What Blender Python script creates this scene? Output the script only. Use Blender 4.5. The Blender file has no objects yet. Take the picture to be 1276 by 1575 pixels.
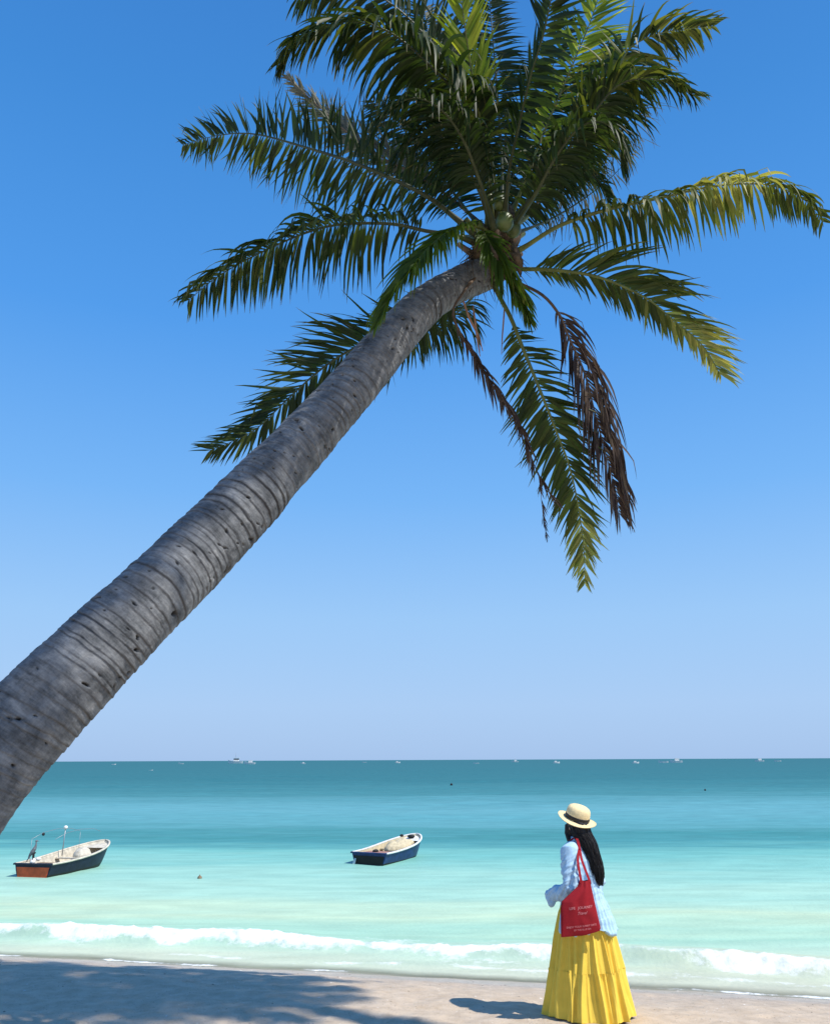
import bpy, math, random
import numpy as np
from mathutils import Vector, Matrix
R = math.radians
random.seed(7)
rng = np.random.default_rng(11)
scene = bpy.context.scene

# ------------------------------------------------------------------ camera
CAM_Z, PITCH, ROLL, FPX = 2.77, R(16.6), R(0.25), 1280.0
cd = bpy.data.cameras.new("camera"); cam = bpy.data.objects.new("camera", cd)
scene.collection.objects.link(cam); scene.camera = cam
cd.sensor_fit = 'HORIZONTAL'; cd.sensor_width = 36.0; cd.lens = 36.0 * FPX / 1276.0
cd.clip_start = 0.05; cd.clip_end = 60000.0
fwd = Vector((0, math.cos(PITCH), math.sin(PITCH)))
rgt = Vector((1, 0, 0)); up = rgt.cross(fwd)
rgt2 = rgt * math.cos(ROLL) - up * math.sin(ROLL)
up2 = up * math.cos(ROLL) + rgt * math.sin(ROLL)
cam.matrix_world = Matrix(((rgt2.x, up2.x, -fwd.x, 0), (rgt2.y, up2.y, -fwd.y, 0),
                           (rgt2.z, up2.z, -fwd.z, CAM_Z), (0, 0, 0, 1)))
# ------------------------------------------------------------------ sky and sun
SUN_EL, SUN_X, SUN_Y = R(56), 0.90, -0.42
world = bpy.data.worlds.new("World"); scene.world = world; world.use_nodes = True
wn, wl = world.node_tree.nodes, world.node_tree.links
wn.clear()
sky = wn.new('ShaderNodeTexSky'); sky.sky_type = 'NISHITA'; sky.sun_disc = False
sky.sun_elevation = SUN_EL; sky.sun_rotation = math.atan2(SUN_X, SUN_Y)
sky.altitude = 0; sky.air_density = 1.25; sky.dust_density = 0.6; sky.ozone_density = 3.0
# the clear blue of the day: the physical sky, cooled towards the horizon the same way all round
wtc = wn.new('ShaderNodeTexCoord'); wsep = wn.new('ShaderNodeSeparateXYZ'); wl.new(wtc.outputs['Generated'], wsep.inputs[0])
wr = wn.new('ShaderNodeValToRGB'); el_ = wr.color_ramp.elements
WST = [(0, (158, 190, 231)), (.06, (162, 196, 237)), (.16, (150, 194, 240)), (.30, (114, 176, 240)), (.48, (78, 152, 230)), (.66, (61, 135, 212)), (.80, (54, 122, 200)), (1, (48, 110, 190))]
while len(el_) < len(WST): el_.new(.5)
def lin(c): return ((c / 255 + .055) / 1.055) ** 2.4
for e_, (p_, c_) in zip(el_, WST): e_.position = p_; e_.color = (lin(c_[0]), lin(c_[1]), lin(c_[2]), 1)
wl.new(wsep.outputs['Z'], wr.inputs[0])
wm = wn.new('ShaderNodeVectorMath'); wm.operation = 'SCALE'; wm.inputs['Scale'].default_value = 1 / .12; wl.new(wr.outputs[0], wm.inputs[0])
wx = wn.new('ShaderNodeMix'); wx.data_type = 'RGBA'; wx.inputs['Factor'].default_value = .93
wl.new(sky.outputs[0], wx.inputs['A']); wl.new(wm.outputs[0], wx.inputs['B'])
bg = wn.new('ShaderNodeBackground'); bg.inputs['Strength'].default_value = 0.12
wo = wn.new('ShaderNodeOutputWorld')
wl.new(wx.outputs['Result'], bg.inputs[0]); wl.new(bg.outputs[0], wo.inputs[0])
sd = bpy.data.lights.new("sun", 'SUN'); sd.energy = 4.6; sd.angle = R(0.53); sd.color = (1.0, 0.955, 0.89)
sun = bpy.data.objects.new("sun", sd); scene.collection.objects.link(sun)
h = math.hypot(SUN_X, SUN_Y)
S = Vector((SUN_X / h * math.cos(SUN_EL), SUN_Y / h * math.cos(SUN_EL), math.sin(SUN_EL)))
sun.rotation_euler = S.to_track_quat('Z', 'Y').to_euler(); sun.location = (20, -12, 30)
scene.view_settings.view_transform = 'Standard'; scene.view_settings.look = 'None'
scene.view_settings.gamma = 1; scene.view_settings.use_curve_mapping = False
scene.view_settings.exposure = 0.13
scene.cycles.max_bounces = 6; scene.cycles.transparent_max_bounces = 12
scene.cycles.use_denoising = True

# ------------------------------------------------------------------ helpers
def at(px, py, zc):
    "a photograph position at a distance along the camera axis -> world point"
    return Vector((0, 0, CAM_Z)) + zc * (fwd + ((px - 638) / FPX) * rgt2 + ((787.5 - py) / FPX) * up2)
def prop(o, label=None, cat=None, group=None, kind=None):
    for k, v in (('label', label), ('category', cat), ('group', group), ('kind', kind)):
        if v: o[k] = v
    return o
def link(name, me, mat=None, parent=None, smooth=True):
    o = bpy.data.objects.new(name, me); scene.collection.objects.link(o)
    if mat and not me.materials: me.materials.append(mat)
    if parent is not None: o.parent = parent
    if smooth and me.polygons: me.polygons.foreach_set('use_smooth', [True] * len(me.polygons))
    return o
def empty(name, loc=(0, 0, 0), rz=0):
    o = bpy.data.objects.new(name, None); scene.collection.objects.link(o)
    o.location = loc; o.rotation_euler = (0, 0, rz); o.empty_display_size = 0.2
    return o
class MB:
    def __init__(s): s.v = []; s.f = []
    def add(s, v, f):
        n = len(s.v); s.v += [tuple(p) for p in v]; s.f += [tuple(i + n for i in q) for q in f]; return s
    def box(s, c, d, m=None):
        v = [Vector((x * d[0] / 2, y * d[1] / 2, z * d[2] / 2)) for x in (-1, 1) for y in (-1, 1) for z in (-1, 1)]
        if m: v = [m @ p for p in v]
        v = [p + Vector(c) for p in v]
        return s.add(v, [(0, 1, 3, 2), (4, 6, 7, 5), (0, 4, 5, 1), (2, 3, 7, 6), (0, 2, 6, 4), (1, 5, 7, 3)])
    def tube(s, pts, rad, n=8, caps=True, flat=1.0, ref=(0, 0, 1)):
        pts = [Vector(p) for p in pts]; m = len(pts)
        if not hasattr(rad, '__len__'): rad = [rad] * m
        v = []; prev = None
        for i, p in enumerate(pts):
            t = (pts[min(i + 1, m - 1)] - pts[max(i - 1, 0)]).normalized()
            if prev is None:
                a = Vector(ref)
                if abs(a.dot(t)) > 0.95: a = Vector((1, 0, 0)) if abs(t.x) < .9 else Vector((0, 1, 0))
                prev = (a - t * a.dot(t)).normalized()
            prev = (prev - t * prev.dot(t)).normalized(); b = t.cross(prev)
            for k in range(n):
                c = 2 * math.pi * k / n
                v.append(p + prev * (math.cos(c) * rad[i] * flat) + b * (math.sin(c) * rad[i]))
        f = [(i * n + k, i * n + (k + 1) % n, (i + 1) * n + (k + 1) % n, (i + 1) * n + k) for i in range(m - 1) for k in range(n)]
        if caps: f += [tuple(range(n))[::-1], tuple((m - 1) * n + k for k in range(n))]
        return s.add(v, f)
    def ball(s, c, r, nu=16, nv=10, m=None):
        if not hasattr(r, '__len__'): r = (r, r, r)
        v = []
        for j in range(nv + 1):
            ph = math.pi * j / nv
            for k in range(nu):
                th = 2 * math.pi * k / nu
                p = Vector((r[0] * math.sin(ph) * math.cos(th), r[1] * math.sin(ph) * math.sin(th), r[2] * math.cos(ph)))
                v.append((m @ p if m else p) + Vector(c))
        return s.add(v, [(j * nu + k, (j + 1) * nu + k, (j + 1) * nu + (k + 1) % nu, j * nu + (k + 1) % nu) for j in range(nv) for k in range(nu)])
    def grid(s, rows, closed=False):
        m, n = len(rows), len(rows[0])
        f = [(i * n + k, i * n + (k + 1) % n, (i + 1) * n + (k + 1) % n, (i + 1) * n + k) for i in range(m - 1) for k in range(n if closed else n - 1)]
        return s.add([p for r in rows for p in r], f)
    def mesh(s, name):
        me = bpy.data.meshes.new(name); me.from_pydata(s.v, [], s.f); me.update(); return me
    def build(s, name, mat, parent=None, smooth=True, label=None):
        o = link(name, s.mesh(name), mat, parent, smooth)
        if label: o['label'] = label
        return o
def np_mesh(name, V, F, attrs=None):
    me = bpy.data.meshes.new(name); V = np.asarray(V, dtype=np.float32); F = np.asarray(F, dtype=np.int32)
    me.vertices.add(len(V)); me.vertices.foreach_set('co', V.ravel())
    k = F.shape[1]; me.loops.add(F.size); me.loops.foreach_set('vertex_index', F.ravel())
    me.polygons.add(len(F)); me.polygons.foreach_set('loop_start', np.arange(0, F.size, k, dtype=np.int32))
    me.update(calc_edges=True)
    for n, a in (attrs or {}).items():
        at_ = me.attributes.new(n, 'FLOAT', 'POINT'); at_.data.foreach_set('value', np.asarray(a, dtype=np.float32).ravel())
    me.polygons.foreach_set('use_smooth', np.ones(len(F), dtype=bool))
    return me
def grid_faces(m, n, wrap=False):
    i, k = np.meshgrid(np.arange(m - 1), np.arange(n if wrap else n - 1), indexing='ij')
    k2 = (k + 1) % n
    return np.stack([i * n + k, i * n + k2, (i + 1) * n + k2, (i + 1) * n + k], -1).reshape(-1, 4)
def remeshed(name, mb, voxel, mat, parent=None, smooth_it=6, tweak=None):
    "join overlapping solids into one continuous skin"
    o = link('tmp', mb.mesh('tmp')); 
    m = o.modifiers.new('r', 'REMESH'); m.mode = 'VOXEL'; m.voxel_size = voxel
    m2 = o.modifiers.new('s', 'SMOOTH'); m2.iterations = smooth_it; m2.factor = 0.5
    dg = bpy.context.evaluated_depsgraph_get(); me = bpy.data.meshes.new_from_object(o.evaluated_get(dg))
    bpy.data.objects.remove(o)
    me.name = name; me.materials.clear()
    if tweak:
        c = np.empty(len(me.vertices) * 3, np.float32); me.vertices.foreach_get('co', c); c = c.reshape(-1, 3)
        nn = np.empty(len(me.vertices) * 3, np.float32); me.vertices.foreach_get('normal', nn); nn = nn.reshape(-1, 3)
        c = tweak(c, nn); me.vertices.foreach_set('co', c.astype(np.float32).ravel()); me.update()
    return link(name, me, mat, parent)
_tabs = {}
def vnoise(x, y, seed=0, wrap=None):
    "smooth value noise, -1..1, lattice 1; wrap = period in y"
    if seed not in _tabs: _tabs[seed] = np.random.default_rng(seed + 100).uniform(-1, 1, (256, 256))
    T = _tabs[seed]; x = np.asarray(x, float); y = np.asarray(y, float)
    xi = np.floor(x).astype(int); yi = np.floor(y).astype(int); fx = x - xi; fy = y - yi
    fx = fx * fx * (3 - 2 * fx); fy = fy * fy * (3 - 2 * fy)
    w = wrap or 256
    a = T[xi % 256, yi % w]; b = T[(xi + 1) % 256, yi % w]; c = T[xi % 256, (yi + 1) % w]; d = T[(xi + 1) % 256, (yi + 1) % w]
    return (a * (1 - fx) + b * fx) * (1 - fy) + (c * (1 - fx) + d * fx) * fy
def fbm(x, y, seed=0, oct=4, gain=.5):
    s = 0; a = 1.0
    for i in range(oct): s = s + a * vnoise(x * 2 ** i, y * 2 ** i, seed + i); a *= gain
    return s
def sstep(a, b, x):
    t = np.clip((x - a) / (b - a), 0, 1); return t * t * (3 - 2 * t)
def spline(pts, n):
    P = [Vector(p) for p in pts]; P = [P[0] * 2 - P[1]] + P + [P[-1] * 2 - P[-2]]
    out = []
    m = len(P) - 3
    for j in range(n):
        u = j / (n - 1) * m; i = min(int(u), m - 1); t = u - i
        a, b, c, d = P[i:i + 4]
        out.append(0.5 * ((2 * b) + (c - a) * t + (2 * a - 5 * b + 4 * c - d) * t * t + (3 * b - a - 3 * c + d) * t ** 3))
    # even out the spacing
    L = [0]
    for i in range(1, n): L.append(L[-1] + (out[i] - out[i - 1]).length)
    A = np.array([list(p) for p in out]); q = np.linspace(0, L[-1], n)
    return np.stack([np.interp(q, L, A[:, k]) for k in range(3)], -1), L[-1]

# ------------------------------------------------------------------ materials
def mat(name, col=(.5, .5, .5), rough=.6, spec=.5, metal=0, noise=0, nscale=8, bump=0, bscale=40):
    m = bpy.data.materials.new(name); m.use_nodes = True; N, L = m.node_tree.nodes, m.node_tree.links
    b = N['Principled BSDF']; b.inputs['Roughness'].default_value = rough
    b.inputs['Specular IOR Level'].default_value = spec; b.inputs['Metallic'].default_value = metal
    b.inputs['Base Color'].default_value = (*col, 1)
    tc = N.new('ShaderNodeTexCoord')
    if noise:
        n = N.new('ShaderNodeTexNoise'); n.inputs['Scale'].default_value = nscale; n.inputs['Detail'].default_value = 6
        L.new(tc.outputs['Object'], n.inputs['Vector'])
        r = N.new('ShaderNodeMapRange'); r.inputs['From Min'].default_value = .3; r.inputs['From Max'].default_value = .7
        r.inputs['To Min'].default_value = 1 - noise; r.inputs['To Max'].default_value = 1 + noise
        L.new(n.outputs['Fac'], r.inputs['Value'])
        mx = N.new('ShaderNodeVectorMath'); mx.operation = 'SCALE'; mx.inputs[0].default_value = col
        L.new(r.outputs[0], mx.inputs['Scale']); L.new(mx.outputs[0], b.inputs['Base Color'])
    if bump:
        n = N.new('ShaderNodeTexNoise'); n.inputs['Scale'].default_value = bscale; n.inputs['Detail'].default_value = 5
        L.new(tc.outputs['Object'], n.inputs['Vector'])
        bm = N.new('ShaderNodeBump'); bm.inputs['Strength'].default_value = bump; bm.inputs['Distance'].default_value = .01
        L.new(n.outputs['Fac'], bm.inputs['Height']); L.new(bm.outputs[0], b.inputs['Normal'])
    return m
def ramp(N, stops, interp='LINEAR'):
    r = N.new('ShaderNodeValToRGB'); e = r.color_ramp.elements; r.color_ramp.interpolation = interp
    while len(e) < len(stops): e.new(0.5)
    for x, (p, c) in zip(e, stops): x.position = p; x.color = (*c, 1)
    return r
def srgb(r, g, b, k=1.0):
    f = lambda c: ((c / 255 + .055) / 1.055) ** 2.4 if c > 10 else c / 255 / 12.92
    return (f(r) * k, f(g) * k, f(b) * k)
def leaf_material(name, dark, mid, tip, trans, tcol, rough=.52):
    m = bpy.data.materials.new(name); m.use_nodes = True; N, L = m.node_tree.nodes, m.node_tree.links
    b = N['Principled BSDF']; out = N['Material Output']
    b.inputs['Roughness'].default_value = rough; b.inputs['Specular IOR Level'].default_value = .28
    a = N.new('ShaderNodeAttribute'); a.attribute_name = 'tint'
    t = N.new('ShaderNodeAttribute'); t.attribute_name = 'along'
    r = ramp(N, [(0, dark), (.7, mid), (1, tip)]); L.new(a.outputs['Fac'], r.inputs[0])
    mx = N.new('ShaderNodeMix'); mx.data_type = 'RGBA'; L.new(r.outputs[0], mx.inputs['A'])
    mx.inputs['B'].default_value = (.20, .15, .07, 1)
    r2 = ramp(N, [(.86, (0, 0, 0)), (1, (.8, .8, .8))]); L.new(t.outputs['Fac'], r2.inputs[0]); L.new(r2.outputs[0], mx.inputs['Factor'])
    L.new(mx.outputs['Result'], b.inputs['Base Color'])
    tr = N.new('ShaderNodeBsdfTranslucent')
    mm = N.new('ShaderNodeMix'); mm.data_type = 'RGBA'; mm.blend_type = 'MULTIPLY'; mm.inputs['Factor'].default_value = 1
    L.new(mx.outputs['Result'], mm.inputs['A']); mm.inputs['B'].default_value = (*tcol, 1); L.new(mm.outputs['Result'], tr.inputs['Color'])
    ms = N.new('ShaderNodeMixShader'); ms.inputs[0].default_value = trans
    L.new(b.outputs[0], ms.inputs[1]); L.new(tr.outputs[0], ms.inputs[2]); L.new(ms.outputs[0], out.inputs[0])
    return m
M = {}
M['leaf'] = leaf_material('palm_leaf', (.012, .026, .008), (.036, .062, .014), (.16, .18, .035), .32, (1.9, 1.8, .7))
M['leaf_lit'] = leaf_material('palm_leaf_young_lit', (.05, .095, .016), (.16, .23, .03), (.40, .44, .07), .5, (1.9, 1.8, .6))  # young green leaf, its colour brightened to read as sunlit
M['leaf_sun_tint'] = leaf_material('palm_leaf_sun_tinted', (.022, .042, .010), (.13, .16, .03), (.46, .45, .13), .38, (1.5, 1.4, .6))  # dark green to yellow ramp, sunlight put into the leaf colour
M['leaf_dead'] = leaf_material('palm_leaf_dead', (.040, .026, .022), (.095, .062, .047), (.22, .165, .115), .2, (1.2, 1.1, .9), .7)
M['leaf_grey'] = leaf_material('palm_leaf_faded', (.10, .11, .09), (.17, .18, .14), (.30, .28, .16), .25, (1.2, 1.2, 1.0), .6)
M['rachis'] = mat('frond_stalk_green', (.13, .15, .035), .45, .4, noise=.3, nscale=12)
M['rachis_dark'] = mat('frond_stalk_dark', (.05, .062, .022), .5, .4, noise=.3, nscale=12)
M['rachis_dead'] = mat('frond_stalk_brown', (.14, .09, .055), .7, .3, noise=.35, nscale=14)
M['nut'] = mat('coconut_husk', (.075, .105, .022), .4, .5, noise=.25, nscale=9)
M['fibre'] = mat('palm_fibre', (.12, .085, .05), .9, .2, noise=.45, nscale=30, bump=.8, bscale=120)
M['spathe'] = mat('dry_spathe', (.36, .20, .13), .7, .3, noise=.3, nscale=14)

# ------------------------------------------------------------------ the beach
SK = 0.228
SX = np.array([-400, -60, 0, 7, 8.4, 9.4, 12.3, 16, 30, 100, 600, 40000.])
SZ = np.array([1.6, 1.2, .86, .755, .715, .60, .0, -.5, -1.5, -5, -14, -60.])
def sand_z(x, y, detail=True):
    x = np.asarray(x, float); y = np.asarray(y, float); s = y + SK * np.clip(x, -80, 80)
    z = np.interp(s, SX, SZ)
    # round the berm
    z = .5 * z + .25 * np.interp(s - .7, SX, SZ) + .25 * np.interp(s + .7, SX, SZ)
    if detail:
        near = 1 - sstep(9.5, 12.5, s)
        pr = np.clip(.42 - np.hypot((x * 2.1 + 9.3) % 1.0 - .5, ((y * 1.5 + .37 * np.floor(x * 2.1 + 9.3)) % 1.0 - .5) * 1.5), 0, 1)
        z = z - near * .05 * pr * sstep(.15, .5, vnoise(np.floor(x * 2.1 + 9.3) * 3.7, np.floor(y * 1.5) * 2.9, 8)) + .010 * vnoise(x * .8, y * 1.1, 3) + (.004 + .012 * near) * vnoise(x * 2.6, y * 3.1, 4) + (.002 + .007 * near) * vnoise(x * 8, y * 9, 5) \
              + near * .004 * vnoise(x * 22, y * 24, 6)
    return z
def axis_pts(a, b, d, lo, hi, ratio):
    out = list(np.arange(a, b, d)); st = d
    while out[-1] < hi: st *= ratio; out.append(out[-1] + st)
    st = d
    while out[0] > lo: st *= ratio; out.insert(0, out[0] - st)
    return np.array(out)
gx = axis_pts(-7, 7, .03, -9000, 9000, 1.12); gy = axis_pts(6.3, 13.4, .03, -3000, 16000, 1.12)
GX, GY = np.meshgrid(gx, gy); GZ = sand_z(GX, GY)
me = np_mesh('beach_sand', np.stack([GX, GY, GZ], -1).reshape(-1, 3), grid_faces(len(gy), len(gx)))
m = bpy.data.materials.new('sand'); m.use_nodes = True; N, L = m.node_tree.nodes, m.node_tree.links; b = N['Principled BSDF']
geo = N.new('ShaderNodeNewGeometry'); sep = N.new('ShaderNodeSeparateXYZ'); L.new(geo.outputs['Position'], sep.inputs[0])
def math_(op, a=None, b_=None, c=None):
    n = N.new('ShaderNodeMath'); n.operation = op
    for i, v in enumerate((a, b_, c)):
        if v is None: continue
        if isinstance(v, (int, float)): n.inputs[i].default_value = v
        else: L.new(v, n.inputs[i])
    return n.outputs[0]
def noise_(scale, detail=5, vec=None, rough=.5, stretch=None):
    n = N.new('ShaderNodeTexNoise'); n.inputs['Scale'].default_value = scale; n.inputs['Detail'].default_value = detail; n.inputs['Roughness'].default_value = rough
    src = vec or geo.outputs['Position']
    if stretch:
        mp = N.new('ShaderNodeMapping'); mp.inputs['Scale'].default_value = stretch; mp.inputs['Rotation'].default_value = (0, 0, math.atan(SK) )
        L.new(src, mp.inputs[0]); src = mp.outputs[0]
    L.new(src, n.inputs['Vector']); return n.outputs['Fac']
big = noise_(.9, 5); mid = noise_(7, 5); fine = noise_(160, 3, rough=.7); spk = noise_(70, 2)
dry = ramp(N, [(.3, (.50, .385, .265)), (.7, (.64, .51, .37))]); L.new(mid, dry.inputs[0])
wet = ramp(N, [(.3, (.41, .325, .23)), (.7, (.54, .43, .315))]); L.new(mid, wet.inputs[0])
wz = math_('ADD', sep.outputs['Z'], math_('MULTIPLY', math_('SUBTRACT', big, .5), .32))
wf = N.new('ShaderNodeMapRange'); wf.inputs['From Min'].default_value = .66; wf.inputs['From Max'].default_value = .16; L.new(wz, wf.inputs['Value'])
mx = N.new('ShaderNodeMix'); mx.data_type = 'RGBA'; L.new(wf.outputs[0], mx.inputs['Factor']); L.new(dry.outputs[0], mx.inputs['A']); L.new(wet.outputs[0], mx.inputs['B'])
sp = ramp(N, [(.60, (0, 0, 0)), (.72, (1, 1, 1))]); L.new(spk, sp.inputs[0])
mx2 = N.new('ShaderNodeMix'); mx2.data_type = 'RGBA'; L.new(math_('MULTIPLY', sp.outputs[0], .35), mx2.inputs['Factor']); L.new(mx.outputs['Result'], mx2.inputs['A']); mx2.inputs['B'].default_value = (.62, .57, .50, 1)
sp2 = ramp(N, [(.30, (1, 1, 1)), (.40, (0, 0, 0))]); L.new(noise_(55, 2, rough=.6), sp2.inputs[0])
mx3 = N.new('ShaderNodeMix'); mx3.data_type = 'RGBA'; L.new(math_('MULTIPLY', sp2.outputs[0], .5), mx3.inputs['Factor']); L.new(mx2.outputs['Result'], mx3.inputs['A']); mx3.inputs['B'].default_value = (.14, .11, .09, 1)
L.new(mx3.outputs['Result'], b.inputs['Base Color'])
rr = N.new('ShaderNodeMapRange'); L.new(wf.outputs[0], rr.inputs['Value']); rr.inputs['To Min'].default_value = .85; rr.inputs['To Max'].default_value = .28; L.new(rr.outputs[0], b.inputs['Roughness'])
bm = N.new('ShaderNodeBump'); bm.inputs['Strength'].default_value = .7; bm.inputs['Distance'].default_value = .006
L.new(math_('ADD', fine, math_('MULTIPLY', spk, 1.5)), bm.inputs['Height']); L.new(bm.outputs[0], b.inputs['Normal'])
prop(link('beach_sand', me, m), kind='structure')

def litter(name, n, rmin, rmax, m_, sd_):
    q_ = np.random.default_rng(sd_); V = []; F = []
    for k in range(n):
        x = q_.uniform(-7, 6.5); y = q_.uniform(6.6, 12.6) - SK * x * .8
        z = float(sand_z(x, y)); r = q_.uniform(rmin, rmax) * (1 if q_.random() < .93 else 1.9); a = q_.uniform(0, 6.28); f = q_.uniform(.25, .6); b0 = len(V)
        for t in range(5): V.append((x + r * math.cos(a + t * 1.2566) * q_.uniform(.7, 1.2), y + r * math.sin(a + t * 1.2566) * q_.uniform(.5, 1.1), z - .001))
        V.append((x, y, z + r * f)); F += [(b0 + t, b0 + (t + 1) % 5, b0 + 5) for t in range(5)]
    o = link(name, np_mesh(name, V, F), m_, smooth=False); o['kind'] = 'stuff'; return o
prop(litter('shell_fragments', 2600, .003, .010, mat('shell_white', (.66, .60, .52), .6, .3, noise=.3, nscale=20), 31), 'pale broken shells and coral bits scattered over the wet sand', 'shells')
prop(litter('dark_pebbles', 1500, .003, .008, mat('pebble_brown', (.16, .12, .09), .7, .3, noise=.4, nscale=20), 32), 'small dark pebbles and plant crumbs scattered over the sand', 'pebbles')

# ------------------------------------------------------------------ the sea
rows = [11.2]
while rows[-1] < 17: rows.append(rows[-1] + .032)
while rows[-1] < 60: rows.append(rows[-1] * 1.0032)
while rows[-1] < 300: rows.append(rows[-1] * 1.008)
while rows[-1] < 25000: rows.append(rows[-1] * 1.05)
sv = np.array(rows); u = np.linspace(-1, 1, 560)
SS, UU = np.meshgrid(sv, u, indexing='ij')
A_ = .62 * SS + 2.5; W_ = np.maximum(90, 2.5 * SS)
XX = A_ * UU + (W_ - A_) * UU ** 7
fade = np.exp(-((SS - 12) / 30) ** 2)
YY = SS - SK * np.clip(XX, -80, 80) * fade
def waves(x, y, s):
    far = sstep(16, 40, s)
    wx, wy = x + .6 * vnoise(x * .15, y * .15, 21), y + 1.2 * fbm(x * .06, y * .12, 22, 3)
    z = 0 * x
    for k, (wl_, amp, ang, sd_) in enumerate([(9.5, .10, .10, 0), (6.1, .06, -.14, 1), (3.7, .032, .22, 2), (2.1, .017, -.3, 3), (1.2, .009, .35, 4), (.7, .005, -.2, 5)]):
        kx, ky = math.sin(ang) * 6.283 / wl_, math.cos(ang) * 6.283 / wl_
        env = .55 + .45 * vnoise(x / (wl_ * 2.2), y / (wl_ * 1.5), 30 + k)
        c = np.cos(kx * wx + ky * wy + 2.2 * vnoise(x / (wl_ * 2.5), y / (wl_ * 2.5), 40 + k))
        res = 1 - sstep(wl_ * 25, wl_ * 60, s)
        am = amp * (far if wl_ > 3 else (.35 + .65 * far)) + amp * .15
        z = z + am * env * res * (c + .25 * (c * c - .5))
    return z
SB = 13.75 + .28 * fbm(XX * .35, 0 * XX + 3.3, 50, 4) + .22 * np.sin(XX * .33 + 1.2)
AB = np.clip(.75 + .55 * fbm(XX * .28, 0 * XX + 9.1, 55, 3), .25, 1.3)
d_ = SS - SB
crest = np.where(d_ < 0, np.exp(-(d_ / .20) ** 2), np.exp(-(d_ / .85) ** 2))
churn = fbm(XX * 5, YY * 6, 60, 4)
inb = sstep(11.6, 13.2, SS)
ZZ = .012 + waves(XX, YY, SS) * inb * (1 - .6 * crest) + AB * .14 * crest + .02 * fbm(XX * .5, YY * .2, 61, 3) * (1 - sstep(12.5, 14, SS))
front = np.where(d_ < 0, np.exp(-(d_ / np.clip(.20 + .16 * fbm(XX * .9, 0 * XX, 63, 4), .07, .5)) ** 2), np.exp(-(d_ / .14) ** 2)) * np.clip(.50 + AB * .85 * (.6 + .6 * fbm(XX * 1.3, YY * 1.3, 65, 3)), .12, 1.15)
ZZ = ZZ + .035 * front * churn + .02 * front * fbm(XX * 16, YY * 16, 64, 2)
# a second, half spent line of foam closer in
SB2 = 13.0 + .35 * fbm(XX * .3, 0 * XX + 5.5, 70, 4) + .15 * np.sin(XX * .5 + .4)
foam = front + .42 * np.exp(-((SS - SB2) / .12) ** 2) * sstep(-.1, .5, fbm(XX * .6, 0 * XX + 1.7, 71, 3)) + .10 * np.exp(-((SS - 13.2) / .5) ** 2)
foam = foam + .26 * np.exp(-((d_ - .45) / .35) ** 2) * sstep(-.3, .6, fbm(XX * .5, YY * .9, 66, 3)) + .34 * np.exp(-((XX - 1.0) / 1.1) ** 2) * np.exp(-((d_ + .35) / .35) ** 2)
dep = ZZ - sand_z(XX, YY)
edge = np.exp(-((dep - .012) / .012) ** 2) * sstep(-.25, .35, fbm(XX * .8, 0 * XX + 7.7, 72, 3)) * (SS < 13.2)
foam = foam + .75 * edge
q = 3690 / np.maximum(YY + SK * .55 * XX * fade * 1.0, 8)
q = q + (fade > 0) * 0
me = np_mesh('sea', np.stack([XX, YY, ZZ], -1).reshape(-1, 3), grid_faces(len(sv), len(u)), {'foam': foam, 'depth': dep, 'q': q})
me.flip_normals()
m = bpy.data.materials.new('sea_water'); m.use_nodes = True; N, L = m.node_tree.nodes, m.node_tree.links; b = N['Principled BSDF']; out = N['Material Output']
geo = N.new('ShaderNodeNewGeometry')
def attr(n): a = N.new('ShaderNodeAttribute'); a.attribute_name = n; return a.outputs['Fac']
qa = attr('q')
n1 = noise_(.06, 4, stretch=(.35, 1, 1)); n2 = noise_(.5, 6, stretch=(.16, 1, 1)); n3 = noise_(2.2, 4, stretch=(.3, 1, 1))
qn = math_('ADD', qa, math_('MULTIPLY', math_('SUBTRACT', n1, .5), math_('MULTIPLY_ADD', qa, .35, 6)))
qn = math_('ADD', qn, math_('MULTIPLY', math_('SUBTRACT', n2, .5), math_('MULTIPLY', qa, .30)))
qn = math_('DIVIDE', qn, 320)
K = .72
cr = ramp(N, [(0, srgb(38, 122, 132, K)), (30 / 320, srgb(42, 130, 138, K)), (48 / 320, srgb(62, 148, 154, K)), (70 / 320, srgb(100, 180, 188, K)), (90 / 320, srgb(92, 176, 182, K)), (106 / 320, srgb(62, 156, 156, K)), (116 / 320, srgb(70, 164, 166, K)),
              (132 / 320, srgb(120, 204, 192, K)), (156 / 320, srgb(158, 222, 202, K)), (190 / 320, srgb(186, 234, 206, K)), (214 / 320, srgb(212, 240, 198, K)), (236 / 320, srgb(182, 232, 200, K)), (256 / 320, srgb(206, 238, 206, K)), (275 / 320, srgb(222, 234, 200, K)), (300 / 320, srgb(226, 226, 194, K))])
L.new(qn, cr.inputs[0])
st = N.new('ShaderNodeMapRange'); L.new(n3, st.inputs['Value']); st.inputs['From Min'].default_value = .3; st.inputs['From Max'].default_value = .7; st.inputs['To Min'].default_value = .91; st.inputs['To Max'].default_value = 1.10
hs_ = N.new('ShaderNodeHueSaturation'); hs_.inputs['Saturation'].default_value = .90; L.new(cr.outputs[0], hs_.inputs['Color'])
vs = N.new('ShaderNodeVectorMath'); vs.operation = 'SCALE'; L.new(hs_.outputs[0], vs.inputs[0]); L.new(st.outputs[0], vs.inputs['Scale'])
fn = math_('ADD', math_('MULTIPLY', noise_(8, 8, rough=.78), .6), math_('MULTIPLY', noise_(2.2, 4), .4))
ff = N.new('ShaderNodeMapRange'); L.new(math_('ADD', attr('foam'), math_('MULTIPLY', math_('SUBTRACT', fn, .5), 2.4)), ff.inputs['Value'])
ff.inputs['From Min'].default_value = .33; ff.inputs['From Max'].default_value = .80
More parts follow.
